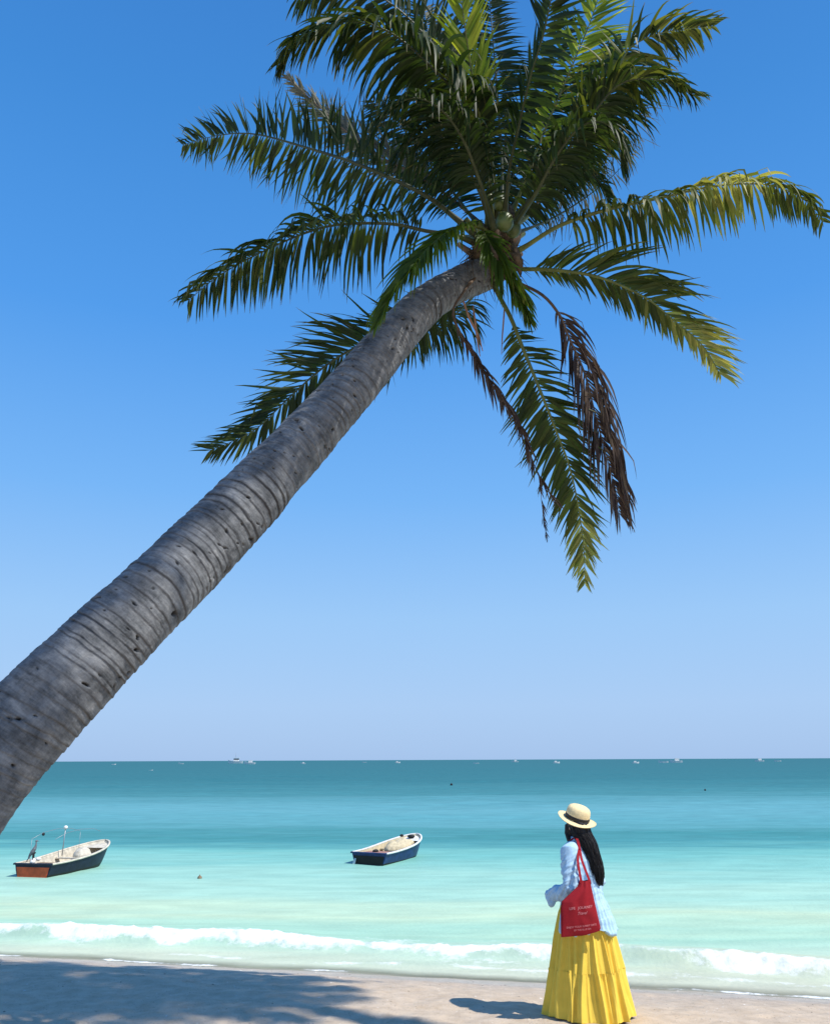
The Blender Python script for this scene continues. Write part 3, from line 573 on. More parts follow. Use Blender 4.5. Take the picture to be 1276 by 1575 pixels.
# unseen taller palms, added to shade the leaning one and the sand
def shade_palm(bx_, by_, CT, nf, L0, sd0, label):
    tall = empty('coconut_palm', (bx_, by_, float(sand_z(bx_, by_))))
    prop(tall, label, 'palm tree', 'unseen tall coconut palms added for their shade')
    ti = Vector(tall.location); c0 = CT - ti
    tp_ = [Vector((0, 0, -.4)), c0 * .14 + Vector((.1, .1, .2)), c0 * .55 + Vector((.35, -.6, -.2)), c0]
    link('trunk', trunk_mesh(tp_, [.30, .2, .17, .15, .14, .13], sd0, 500, 48), M['bark'], tall)
    for k in range(nf):
        az = k * 2.39996 + random.uniform(-.1, .1); e0 = R(80 - 105 * (k / (nf - 1)) + random.uniform(-6, 6)); L_ = L0 * random.uniform(.93, 1.07)
        p = c0 + Vector((0, 0, .1)); pts = [p.copy()]; e = e0
        for j in range(8):
            p = p + Vector((math.cos(e) * math.cos(az), math.cos(e) * math.sin(az), math.sin(e))) * (L_ / 8); pts.append(p.copy()); e -= R(9 + 4 * math.cos(e0)); e = max(e, R(-85))
        frond(tall, pts, start=.2, length=.70, droop=1.8, seed=sd0 + 60 + k, thick=.028, per=34, width=.028, limp=.05, n_hint=(math.cos(az) * .3, math.sin(az) * .3, 1))
    for k in range(6):
        MB().ball(c0 + Vector((.22 * math.cos(k), .22 * math.sin(k), -.1 - .05 * (k % 3))), (.1, .1, .125), 16, 10).build('coconut', M['nut'], tall)
shade_palm(6.6, -2.4, Vector((-3.9, 3.65, .75)) + 15.0 * S, 34, 2.7, 9, 'unseen tall coconut palm added to shade the lower part of the leaning trunk')
shade_palm(10.4, 2.0, Vector((-3.2, 9.5, .45)) + 20.5 * S, 40, 2.75, 140, 'unseen tallest coconut palm added to throw the big shadow onto the sand beside the sea')
#PART2
# ------------------------------------------------------------------ the woman
WX, WY = 1.435, 7.89; WZ = float(sand_z(WX, WY)) 
FV = Vector((-.76, .65, 0)).normalized(); RV = Vector((FV.y, -FV.x, 0))
def B(r, f, z): return RV * r + FV * f + Vector((0, 0, z))        # right, forward, up -> local to the figure
rotM = Matrix((RV, FV, (0, 0, 1))).transposed()
M['skin'] = mat('skin', (.58, .37, .27), .5, .4, noise=.05, nscale=20)
M['hair'] = mat('black_hair', (.012, .010, .010), .5, .4)
M['shirt'] = mat('light_blue_cotton', (.44, .64, .80), .85, .2, noise=.06, nscale=30, bump=.25, bscale=260)
M['skirt'] = mat('yellow_cotton', (.86, .60, .085), .85, .2, noise=.06, nscale=14, bump=.25, bscale=220)
M['bag'] = mat('red_canvas', (.32, .010, .018), .8, .25, noise=.12, nscale=12, bump=.4, bscale=300)
M['print'] = mat('pale_pink_print', (.70, .27, .28), .8, .2)
M['straw'] = mat('woven_straw', (.90, .72, .40), .75, .3, noise=.12, nscale=60, bump=.6, bscale=240)
M['ribbon'] = mat('black_ribbon', (.012, .011, .012), .55, .4)
M['eye'] = mat('eye_white', (.75, .74, .72), .2, .5); M['iris'] = mat('iris_dark', (.03, .018, .012), .2, .6)
M['lip'] = mat('lip', (.5, .16, .15), .4, .4); M['sandal'] = mat('tan_leather', (.30, .17, .08), .6, .4)
woman = empty('person', (WX, WY, WZ))
prop(woman, 'woman in light blue shirt and long yellow pleated skirt looking out to sea', 'person')
HFV = Vector((-.50, .866, 0)).normalized(); HRV = Vector((HFV.y, -HFV.x, 0)); rotH = Matrix((HRV, HFV, (0, 0, 1))).transposed()
def HB(r, f, z): return HRV * r + HFV * f + Vector((0, 0, z))
HC = B(0, .01, 1.495)   # centre of the head
body = MB()
body.tube([B(0, 0, z) for z in (.80, .88, .98, 1.06, 1.16, 1.26, 1.32, 1.36)], [.155, .15, .12, .115, .135, .15, .12, .06], 20, ref=tuple(FV), flat=.68)
body.tube([B(0, .0, 1.30), B(0, .005, 1.36), B(0, .01, 1.44)], [.062, .05, .05], 14)
body.ball(HC, (.075, .092, .105), 24, 18, rotH); body.ball(HC + HB(0, .03, -.055), (.055, .065, .06), 18, 12, rotH)
body.tube([HC + HB(0, .09, .02), HC + HB(0, .105, -.012), HC + HB(0, .112, -.028)], [.007, .010, .014], 10)
body.tube([HC + HB(-.02, .093, -.058), HC + HB(0, .1, -.056), HC + HB(.02, .093, -.058)], [.005, .009, .005], 8)
for sx in (-1, 1):
    body.ball(HC + HB(.078 * sx, -.005, -.01), (.010, .022, .032), 12, 8, rotH)
    body.tube([B(.085 * sx, 0, .86), B(.09 * sx, .015, .62), B(.085 * sx, .01, .46), B(.085 * sx, -.02, .30), B(.08 * sx, -.025, .09), B(.08 * sx, -.02, .05)], [.088, .072, .052, .052, .034, .036], 14)
    body.tube([B(.08 * sx, -.05, .045), B(.08 * sx, .02, .045), B(.085 * sx, .10, .032), B(.087 * sx, .155, .022)], [.032, .036, .036, .018], 12, flat=.75)
SHL, ELL, WRL = B(-.165, -.005, 1.305), B(-.235, -.060, 1.02), B(-.150, .190, .940)
SHR, ELR, WRR = B(.165, 0, 1.305), B(.20, -.03, 1.03), B(.185, .05, .80)
for a_, b_, c_ in ((SHL, ELL, WRL), (SHR, ELR, WRR)):
    body.tube([a_ * .7 + B(0, 0, 1.3) * .3, a_, a_.lerp(b_, .5), b_, b_.lerp(c_, .5), c_], [.05, .052, .045, .036, .034, .024], 12)
def hand(w, d, thumb, nrm):
    d = d.normalized(); s_ = d.cross(nrm).normalized() * thumb
    body.tube([w, w + d * .03, w + d * .06, w + d * .085], [.024, .034, .038, .036], 12, flat=.45, ref=tuple(nrm))
    for k, (off, l) in enumerate(((-.027, .066), (-.009, .076), (.009, .071), (.026, .055))):
        b0 = w + d * .075 - s_ * off; d1 = (d * .93 + nrm * .30).normalized(); d2 = (d * .72 + nrm * .7).normalized(); d3 = (d * .4 + nrm * .9).normalized()
        body.tube([b0, b0 + d1 * l * .45, b0 + d1 * l * .45 + d2 * l * .33, b0 + d1 * l * .45 + d2 * l * .33 + d3 * l * .25], [.0095, .009, .008, .0065], 8)
    t0 = w + d * .02 + s_ * .026
    body.tube([t0, t0 + (d * .6 + s_ * .7).normalized() * .035, t0 + (d * .6 + s_ * .7).normalized() * .035 + (d * .9 + nrm * .4).normalized() * .03], [.012, .0105, .008], 8)
hand(WRL, B(.45, .8, -.25), 1, B(.4, -.1, -.6).normalized())
hand(WRR, B(0, .15, -1), 1, B(-1, .1, 0).normalized())
bo = remeshed('body', body, .0055, M['skin'], woman, 5)
for sx in (-1, 1):
    e = MB().ball(HC + HB(.03 * sx, .078, .005), .0125, 14, 10).build('eye', M['eye'], bo)
MB().tube([HC + HB(-.02, .101, -.058), HC + HB(0, .109, -.056), HC + HB(.02, .101, -.058)], [.003, .006, .003], 8).build('lips', M['lip'], bo)
for sx in (-1, 1):
    mb = MB().tube([B(.08 * sx, -.075, .008), B(.08 * sx, .02, .008), B(.087 * sx, .17, .008)], [.034, .036, .034], 12, flat=.25)
    mb.tube([B(.04 * sx, .06, .02), B(.085 * sx, .065, .075), B(.13 * sx, .06, .02)], .008, 6).build('sandal', M['sandal'], woman)

# skirt: gathered upper part and a wider gathered tier below
def fold_field(th, e, n_, sd_, drift=.55):
    "unevenly spaced rounded folds that start at the gathers and widen as they fall"
    q_ = np.random.default_rng(sd_); c = np.sort(q_.uniform(0, 1, n_) * .75 + np.arange(n_) * 1.0) / (n_ + .2) * 2 * np.pi
    out = np.zeros_like(th) - .35
    for ck in c:
        wd_ = (2 * np.pi / n_) * q_.uniform(.17, .36); am_ = q_.uniform(.35, 1.1); st_ = q_.uniform(-.25, .15); dr_ = q_.normal(0, drift) * 2 * np.pi / n_
        dth = (th - ck - dr_ * e - .35 * 2 * np.pi / n_ * math.sin(e * 5 + ck * 7) * e + np.pi) % (2 * np.pi) - np.pi
        out = np.maximum(out, -.35 + am_ * sstep(st_ - .3, st_ + .5, e) * 1.25 * np.exp(-(dth / (wd_ * (.75 + .4 * e))) ** 2 / 1.2))
    return out
def skirt_part(z0, z1, name, fine_n, fine_a, parent=None, hemw=0, gather=0):
    nt = 900; th = np.arange(nt) / nt * 2 * np.pi; V = []; nz = 60
    for i in range(nz):
        e = i / (nz - 1); z = z0 + (z1 - z0) * e; E = (1.0 - z) / .97
        r = .122 + .052 * min(E / .2, 1) + .185 * E
        f_ = fold_field(th, E, 27, 5) * (.010 + .027 * min(E * 1.3, 1)) + fold_field(th, E, fine_n, 8, .15) * fine_a * (.35 + .65 * E) + gather * math.exp(-e * 9) * fold_field(th, 1, 70, 12, 0)
        rr = r + f_ + .012 * E * np.sin(th * 3 + 1) + .010 * E * vnoise(np.cos(th) * 2 + 5, np.sin(th) * 2 + E * 2, 18)
        zz = z + hemw * e * (vnoise(np.cos(th) * 5, np.sin(th) * 5, 19) + f_ * 8)
        sq = .86 + .14 * min(E / .4, 1)
        V.append(np.stack([RV.x * rr * np.cos(th) + FV.x * rr * np.sin(th) * sq, RV.y * rr * np.cos(th) + FV.y * rr * np.sin(th) * sq, zz + 0 * th], -1))
    me = np_mesh(name, np.array(V).reshape(-1, 3), grid_faces(nz, nt, True)); me.flip_normals()
    return link(name, me, M['skirt'], parent or woman)
sk = skirt_part(1.0, .372, 'skirt', 34, .010)
skirt_part(.376, .030, 'skirt_tier', 46, .014, parent=sk, hemw=.012, gather=.012)

# shirt: one loose garment, torso and both sleeves
sh = MB()
sec = [(1.365, .085, .065, 0), (1.335, .145, .085, 0), (1.29, .182, .105, 0), (1.20, .180, .125, -.01), (1.05, .178, .138, -.012), (.90, .205, .172, -.018), (.78, .235, .212, -.03), (.672, .262, .245, -.04)]
rows_ = []
for z, rx, ry, fo in sec:
    rows_.append([B(rx * math.cos(t), fo + ry * math.sin(t), z) for t in np.arange(28) / 28 * 6.28318])
sh.grid(rows_, True); n0 = len(sh.v); sh.f += [tuple(range(28))[::-1], tuple(n0 - 28 + k for k in range(28))]
sh.tube([SHL * .75 + B(0, 0, 1.3) * .25, SHL, SHL.lerp(ELL, .5), ELL, ELL.lerp(WRL, .45) + B(0, 0, -.01), WRL, WRL + B(.01, .045, -.01), WRL + B(.02, .06, -.055)], [.078, .082, .088, .086, .070, .056, .050, .034], 18)
sh.tube([WRL + B(0, .0, .01), WRL + B(0, .02, -.05), WRL + B(.005, .025, -.08), WRL + B(.01, .03, -.105)], [.05, .046, .038, .024], 12, flat=.7)
sh.tube([SHR * .75 + B(0, 0, 1.3) * .25, SHR, SHR.lerp(ELR, .5), ELR, ELR.lerp(WRR, .6), WRR], [.085, .085, .08, .072, .066, .058], 18)
sh.tube([B(0, 0, 1.34), B(0, -.005, 1.40)], [.075, .064], 16)
def folds(c, nn):
    x = c @ np.array(RV); y = c @ np.array(FV); z = c[:, 2]
    ang = np.arctan2(y, x)
    lft = x < -.10
    f1 = (.4 - np.abs(vnoise(ang * 4 + z * 1.5 + 4, z * 1.8, 91))) * .030 * sstep(1.33, 1.0, z)
    f1 = f1 + vnoise(ang * 11 + 4, z * 3 + x * 3, 92) * .011 * sstep(1.3, .8, z)
    diag = (.45 - np.abs(vnoise((z * 1.4 + y * .9) * 12, (y - z) * 4, 93))) * .016 + (.45 - np.abs(vnoise((z * .8 + y * 1.3) * 24, (y - z) * 7 + 3, 94))) * .009
    sl = sstep(.12, .19, np.abs(x)) * sstep(.85, .95, z) * sstep(1.34, 1.2, z)
    diag = diag * (.25 + .75 * sstep(1.22, 1.02, z)) + .010 * sstep(1.36, 1.2, z) * vnoise(y * 30 + z * 5, z * 6 + x * 14, 90) + .006 * vnoise((z + y) * 55, (y - z) * 12, 96)
    hem = sstep(.80, .69, z) * vnoise(ang * 3, z * 0 + 2, 95)
    return c + nn * (f1 * (1 - sl * .6) + diag * (.35 + .9 * sl))[:, None] + np.stack([0 * z, 0 * z, .03 * hem], -1)
shirt = remeshed('shirt', sh, .006, M['shirt'], woman, 8, folds)
cl = MB()
rows_ = [[B(.068 * math.cos(t) * (1 + .25 * e), -.005 + .062 * math.sin(t) * (1 + .3 * e), 1.385 + .035 * (1 - abs(e - .5) * 2) - .02 * e) for t in np.arange(24) / 24 * 6.28318] for e in (0, .25, .5, .75, 1)]
cl.grid(rows_, True).build('collar', M['shirt'], shirt)

# hair: a solid mass with a coat of separate wavy locks
hair = MB()
hp = [HC + HB(0, -.02, .03), HC + HB(0, -.05, -.05), B(0, -.080, 1.36), B(.01, -.115, 1.26), B(.02, -.145, 1.17), B(.03, -.155, 1.10), B(.045, -.16, 1.03)]
hair.tube(hp, [.088, .084, .070, .064, .056, .040, .012], 20, ref=tuple(RV), flat=1.15)
hair.ball(HC + HB(0, -.012, .01), (.090, .100, .110), 24, 16, rotH)
hair.tube([HC + HB(-.068, .05, .01), HC + HB(-.072, .055, -.06), HC + HB(-.07, .03, -.12), B(-.07, -.03, 1.34)], [.022, .026, .026, .02], 10)
ho = remeshed('hair', hair, .008, M['hair'], woman, 4, lambda c, n: c + n * (.006 * vnoise(c[:, 0] * 70 + c[:, 1] * 60, c[:, 2] * 7, 97))[:, None])
lk = MB(); r_ = random.Random(4)
HCt, _ = spline(hp, 40)
for k in range(1100):
    a = r_.uniform(0, 6.283); ro_ = r_.uniform(.6, 1.05); w1 = r_.uniform(0, 6); am = r_.uniform(.003, .016); e0 = r_.uniform(.05, .35); e1 = r_.uniform(.72, 1.0) if r_.random() < .8 else 1.03
    pts = []
    for j in range(15):
        e = e0 + (min(e1, 1) - e0) * j / 14; c = Vector(HCt[int(e * 39)]); rr = np.interp(e, [0, .3, .6, .85, 1], [.088, .084, .070, .054, .022]) * ro_
        wv = am * math.sin(w1 + e * 17) * (e * 1.6) * (1 + 1.6 * max(0, e - .6))
        pts.append(c + RV * (rr * 1.1 * math.cos(a) + wv) + FV * (rr * math.sin(a) + wv * .6) + Vector((0, 0, -.02 * j / 14 * r_.random())))
    lk.tube(pts, [.0019 * (1 - .8 * (j / 14) ** 2) + .0008 for j in range(15)], 4)
lo = lk.build('locks', M['hair'], ho); lo['kind'] = 'stuff'

# straw hat, tipped back: a thing of its own on her head
hat = empty('straw_hat', Vector((WX, WY, WZ)) + HC + B(0, -.005, .055)); prop(hat, 'round straw boater with a black ribbon band worn by the woman', 'hat')
ax = Vector((.24, -.27, .93)).normalized(); hat.rotation_mode = 'QUATERNION'; hat.rotation_quaternion = Vector((0, 0, 1)).rotation_difference(ax)
def lathe(prof, n=64, wob=0):
    return [[Vector((r * math.cos(t), r * math.sin(t), z + wob * r * r * math.cos(2 * t + .6))) for t in np.arange(n) / n * 6.28318] for r, z in prof]
MB().grid(lathe([(.098, .0), (.104, .003), (.118, .001), (.135, -.004), (.155, -.006), (.170, -.003), (.172, -.001), (.171, -.007), (.155, -.011), (.135, -.009), (.118, -.004), (.100, -.006)], wob=.35), True).build('brim', M['straw'], hat)
MB().grid(lathe([(.104, -.002), (.105, .02), (.106, .045), (.105, .065), (.100, .088), (.090, .104), (.072, .114), (.045, .119), (.018, .121), (.001, .1215)]), True).build('hat_crown', M['straw'], hat)
MB().grid(lathe([(.1055, .004), (.1085, .005), (.110, .018), (.1095, .032), (.1085, .036), (.1060, .037)]), True).build('ribbon_band', M['ribbon'], hat)

# red tote bag on her left shoulder
bag = empty('tote_bag', Vector((WX, WY, WZ)) + Vector((0, 0, 0))); prop(bag, 'red canvas tote bag with pink lettering hanging from the left shoulder of the woman', 'bag')
BC = Vector((-.085, -.335, 0)); bx = Vector((.985, .17, 0)).normalized(); bn = Vector((bx.y, -bx.x, 0))
def bp(px, py, off=0):
    "point on the bag plane under a place given in centimetres: x from the left edge, y up from the bottom"
    return BC + bx * (px / 100) + bn * off + Vector((0, 0, .665 + py / 100))
def bag_u(u, v):
    # outline: pulled in towards the straps at the top
    l = np.interp(v, [0, .5, .62, .75, .88, 1], [-17.2, -16.5, -15.2, -8.0, -.8, 1.5]); r = np.interp(v, [0, .05, .5, 1], [16.2, 17.3, 13.8, 10.2])
    b = np.interp(u, [0, .6, 1], [0, .8, 3.6])
    x = l + (r - l) * u; y = b + (43 - b) * v + 1.0 * math.sin(u * math.pi) * v * -1
    bulge = .040 * (max(0, math.sin(math.pi * min(1, max(0, u)))) ** .5) * (max(0, math.sin(math.pi * (.02 + .93 * v))) ** .5)
    crease = .005 * vnoise(u * 6 + v * 2, v * 5 - u * 2, 98) + .0035 * math.sin(u * 15 + v * 7) * (v * .7 + .3)
    return x, y, bulge, float(crease)
def side(sgn):
    return [[(lambda q_: bp(q_[0], q_[1], sgn * (q_[2] + .002) + q_[3] * math.sin(math.pi * i / 40)))(bag_u(i / 40, j / 50)) for i in range(41)] for j in range(51)]
mb = MB().grid(side(1)); mb.grid([r__[::-1] for r__ in side(-1)])
bg_ = mb.build('bag_body', M['bag'], bag)
for (x0, o0, o1) in ((2.2, .02, .0), (9.6, .018, -.02)):
    top = B(-.125, -.045, 1.385)
    p0 = bp(x0, 42, o0 * 0 + .012); p3 = top; mid_ = p0.lerp(p3, .5) + Vector((0, -.03, 0)) + B(-.02, 0, 0)
    C_, _ = spline([p0 + Vector((0, 0, -.03)), p0, mid_, B(-.150, -.09, 1.33), p3 + Vector((0, 0, .02)), B(-.12, .04, 1.36)], 30)
    rows_ = [[Vector(c) + bx * w for w in (-.011, .011)] + [Vector(c) + bx * w + Vector((0, .004, .002)) for w in (.011, -.011)] for c in C_]
    MB().grid(rows_, True).build('strap', M['bag'], bag, smooth=False)
def print_text(txt, x, y, size, slant=0, wx=1.0):
    cu = bpy.data.curves.new('t', 'FONT'); cu.body = txt; cu.size = size; cu.shear = slant; cu.extrude = .0; cu.align_x = 'CENTER'; cu.resolution_u = 3
    o = bpy.data.objects.new('t', cu); scene.collection.objects.link(o)
    dg = bpy.context.evaluated_depsgraph_get(); me = bpy.data.meshes.new_from_object(o.evaluated_get(dg)); bpy.data.objects.remove(o)
    me.name = 'printed_lettering'
    for v in me.vertices:
        px, py = x + v.co.x * wx, y + v.co.y + .07 * v.co.x
        uu = (px + 17) / 33.5; vv = min(max(py / 43, 0), 1)
        q0 = bag_u(min(max(uu, 0), 1), vv); l_ = bag_u(0, vv)[0]; rt = bag_u(1, vv)[0]; uu = min(max((px - l_) / (rt - l_), 0), 1); q0 = bag_u(uu, vv)
        v.co = bp(px, py, q0[2] + .002 + q0[3] * math.sin(math.pi * uu) + .0022)
    link('printed_lettering', me, M['print'], bg_, False)
print_text("LIFE", -7.8, 20.8, 2.9); print_text("JOURNEY", 3.6, 21.4, 2.8, .1, 1.1)
print_text("Travel", .2, 17.0, 3.2, .45)
print_text("ENJOY YOUR SUNNY DAYS", 0, 7.4, 2.1, 0, 1.0); print_text("BY THE BLUE SEA", .6, 4.9, 1.9, 0, 1.0)

# ------------------------------------------------------------------ rowing boats near the shore
M['navy'] = mat('navy_boat_paint', (.010, .016, .034), .5, .3, noise=.35, nscale=7, bump=.2, bscale=30)
M['blue'] = mat('blue_boat_paint', (.012, .035, .12), .45, .35, noise=.35, nscale=7, bump=.2, bscale=30)
M['redp'] = mat('red_orange_boat_paint', (.60, .085, .022), .5, .4, noise=.3, nscale=6)
M['cream'] = mat('weathered_cream_paint', (.62, .56, .44), .6, .3, noise=.25, nscale=9)
M['white'] = mat('weathered_white_paint', (.74, .73, .69), .6, .3, noise=.2, nscale=9)
M['wood'] = mat('old_boat_wood', (.24, .17, .11), .8, .2, noise=.4, nscale=11)
M['pinkw'] = mat('faded_red_wood', (.36, .19, .15), .75, .2, noise=.3, nscale=11)
M['black'] = mat('black_bottom_paint', (.015, .013, .012), .6, .3, noise=.3, nscale=8)
M['tarp'] = mat('sand_coloured_tarp', (.58, .49, .32), .8, .2, noise=.2, nscale=12)
M['greyf'] = mat('grey_plumage', (.16, .16, .18), .8, .2, noise=.3, nscale=30)
M['dark'] = mat('dark_rubber', (.02, .02, .022), .7, .3)
M['metal'] = mat('weathered_metal', (.35, .36, .37), .45, .5, metal=.6)
def boat(loc, yaw, Ln, beam, trans, label, hull_mat, low_mat, tmat, rim_mat, inner_mat, rise):
    t = empty('rowing_boat', loc, yaw); prop(t, label, 'boat', 'small boats moored off the beach')
    n = 40
    hb = lambda e: (trans / 2 + (beam - trans) / 2 * math.sin(min(e / .45, 1) * math.pi / 2)) * (1 if e < .45 else max(0.0, 1 - ((e - .45) / .55) ** 2.3) ** .62)
    hz = lambda e: .30 + rise * e ** 2.0
    xf = lambda e, k: e * Ln * (1 - .10 * k)          # k = 0 gunwale, 1 keel: the stem rakes
    secs = [(0, 1.0, 1.0), (.45, .93, .5), (.75, .86, .18), (1.0, .72, -.06), (1.25, .0, -.16)]
    def rowsf(side, inset=0, upto=5, z_floor=None):
        out = []
        for i in range(n + 1):
            e = i / n; out.append([])
            for (k, w, zz) in secs[:upto]:
                z = hz(e) * zz if zz > 0 else zz * (1 - .3 * e)
                out[-1].append(Vector((xf(e, min(k, 1)) - inset * e, side * max(hb(e) * w - inset, 0), max(z, z_floor) if z_floor is not None else z)))
        return out
    mb = MB()
    for sdx in (1, -1):
        rr_ = rowsf(sdx); mb.grid([r__[:3] for r__ in rr_] if sdx > 0 else [r__[:3][::-1] for r__ in rr_])
    hull = mb.build('hull', M[hull_mat], t)
    mb = MB()
    for sdx in (1, -1):
        rr_ = rowsf(sdx); mb.grid([r__[2:] for r__ in rr_] if sdx > 0 else [r__[2:][::-1] for r__ in rr_])
    mb.build('hull_bottom', M[low_mat], hull)
    mb = MB()
    for sdx in (1, -1): mb.grid(rowsf(sdx, .03, 4, .05))
    l_, r__ = rowsf(1, .03, 4, .05), rowsf(-1, .03, 4, .05)
    mb.grid([[a_[-1], b_[-1]] for a_, b_ in zip(l_, r__)]).build('inner_hull', M[inner_mat], t)
    tw = trans / 2
    mb = MB().add([(0, -tw * 1.0, .30), (0, tw * 1.0, .30), (0, tw * .86, .045), (0, -tw * .86, .045), (.04, -tw, .30), (.04, tw, .30), (.04, tw * .86, .045), (.04, -tw * .86, .045)],
                   [(0, 1, 2, 3), (4, 7, 6, 5), (0, 4, 5, 1), (1, 5, 6, 2), (2, 6, 7, 3), (3, 7, 4, 0)])
    mb.v = [(v[0] - .004, v[1], v[2]) for v in mb.v]
    tr_ = mb.build('transom', M[tmat[0]], t, smooth=False)
    MB().add([(0, -tw * .96, .20), (0, tw * .96, .20), (0, tw * .72, -.12), (0, -tw * .72, -.12), (.03, -tw * .96, .20), (.03, tw * .96, .20), (.03, tw * .72, -.12), (.03, -tw * .72, -.12)],
             [(0, 1, 2, 3), (4, 7, 6, 5), (0, 4, 5, 1), (1, 5, 6, 2), (2, 6, 7, 3), (3, 7, 4, 0)])
    m2 = MB().add([(-.012, -tw * .90, .235), (-.012, tw * .90, .235), (-.012, tw * .74, -.1), (-.012, -tw * .74, -.1), (-.003, -tw * .90, .235), (-.003, tw * .90, .235), (-.003, tw * .74, -.1), (-.003, -tw * .74, -.1)],
             [(0, 1, 2, 3), (4, 7, 6, 5), (0, 4, 5, 1), (1, 5, 6, 2), (2, 6, 7, 3), (3, 7, 4, 0)])
    m2.build('transom_panel', M[tmat[1]], tr_, smooth=False)
    MB().box((.0, 0, .307), (.10, trans + .05, .035)).build('transom_cap', M[tmat[2]], tr_, smooth=False)
    for sdx in (1, -1):
        pts = [Vector((xf(i / n, 0), sdx * hb(i / n), hz(i / n) + .012)) for i in range(n + 1)]
        rows2 = [[p + Vector((0, .030 * s1, z1)) for s1, z1 in ((-1, -.02), (1, -.02), (1, .02), (-1, .02))] for p in pts]
        MB().grid(rows2, True).build('gunwale', M[rim_mat], t)
    # stern and bow boards, thwarts, floor planks
    for e, d_b, zz, mt in ((.30, .16, .22, 'wood'), (.55, .16, .27, inner_mat)):
        MB().box((e * Ln, 0, zz), (d_b, hb(e) * 2 - .16, .03)).build('thwart', M[mt], t, smooth=False)
    for k in range(5): MB().box((Ln * .42, (k - 2) * .13, .062 + .002 * (k % 2)), (Ln * .72, .115, .02)).build('floor_plank', M['wood'], t, smooth=False)
    fd = MB(); r1 = []
    for i in range(12):
        e = .80 + .19 * i / 11; r1.append([Vector((xf(e, 0), y * hb(e), hz(e) - .03 - .0 * y * y)) for y in (-.93, -.5, 0, .5, .93)])
    fd.grid(r1).build('fore_deck', M[rim_mat], t)
    return t, hb, hz, xf
def ground(px, py, z=0.0):
    d = at(px, py, 1.0) - Vector((0, 0, CAM_Z)); k = (z - CAM_Z) / d.z; return Vector((0, 0, CAM_Z)) + d * k
# nearer boat, red transom
p0 = ground(49, 1350); yaw1 = math.atan2(2.9, .66)
b1, hb, hz, xf = boat(p0, yaw1, 3.1, 1.22, 1.04, 'small boat with a red transom, navy sides and a bird perched on its stern', 'navy', 'black', ('navy', 'redp', 'navy'), 'cream', 'cream', .30)
mb = MB().ball((1.95, -.08, .32), (.26, .24, .16), 16, 10).ball((2.2, .1, .38), (.20, .2, .13), 14, 8); remeshed('covered_gear', mb, .025, M['cream'], b1, 2, lambda c, n: c + n * (.02 * fbm(c[:, 0] * 9, c[:, 1] * 9 + c[:, 2] * 6, 88, 3))[:, None])
for x_, y_ in ((.10, .10), (.36, .28), (.62, .33)): MB().ball((x_, y_, .345 + .02 * x_), (.07, .06, .05), 14, 8).build('fender', M['white'], b1)
MB().box((.22, -.05, .26), (.34, .62, .03)).build('stern_board', M['wood'], b1, smooth=False)
mb = MB()
for k in range(9):
    a = k / 8; mb.tube([(.9 + .11 * math.cos(t) * (1 - a * .3), -.05 + .11 * math.sin(t) * (1 - a * .3), .09 + a * .03) for t in np.linspace(0, 6.28, 16)], .011, 5)
mb.build('rope_coil', M['tarp'], b1)
pl_ = MB().tube([(1.75, .42, .32), (1.75, .40, 1.0)], [.014, .012], 8).build('pole', M['metal'], b1)
MB().ball((1.75, .40, 1.04), (.055, .055, .05), 14, 10).build('lamp_globe', M['white'], pl_)
for y_ in (.40, -.30):
    MB().tube([(.35, y_ * .95, .86), (.8, y_, .98), (1.4, y_, 1.03), (2.0, y_, 1.0), (2.4, y_ * .9, .90)], .005, 6).build('awning_rail', M['metal'], b1)
for x_, y_ in ((.35, .38), (2.4, .36)): MB().tube([(x_, y_, .27), (x_, y_, .87)], .004, 6).build('awning_post', M['metal'], b1)
MB().ball((.80, .385, .94), (.05, .03, .04), 10, 8).build('hanging_float', M['dark'], b1)
MB().tube([(.62, .45, .33), (.62, .47, .47), (.64, .45, .52)], [.008, .02, .03], 8).build('rowlock', M['dark'], b1)
# further boat, blue with a covered heap
p0 = ground(567, 1331); yaw2 = math.atan2(2.3, 1.25)
b2, hb, hz, xf = boat(p0, yaw2, 2.75, 1.16, 1.10, 'small blue boat with a white rim and a tan covered heap on board', 'blue', 'black', ('blue', 'black', 'blue'), 'white', 'tarp', .30)
mb = MB().ball((1.62, .0, .28), (.58, .34, .22), 20, 12).ball((2.05, .02, .38), (.32, .25, .16), 16, 10)
remeshed('covered_heap', mb, .03, M['tarp'], b2, 3, lambda c, n: c + n * (.03 * fbm(c[:, 0] * 6, c[:, 1] * 6 + c[:, 2] * 4, 99, 3))[:, None])
MB().box((.45, 0, .27), (.72, .84, .03)).build('stern_board', M['pinkw'], b2, smooth=False)
MB().ball((.55, .12, .31), (.11, .08, .045), 12, 8).build('rope_heap', M['dark'], b2)
MB().ball((2.45, .02, .56), (.10, .12, .05), 12, 8).build('anchor_bag', M['dark'], b2)
MB().ball((2.12, .16, .60), (.06, .06, .04), 12, 8).build('float', M['dark'], b2)
MB().tube([(-.02, .43, .16), (-.06, .47, -.05), (-.02, .44, -.2)], [.03, .05, .03], 8, flat=.4).build('rudder', M['white'], b2)

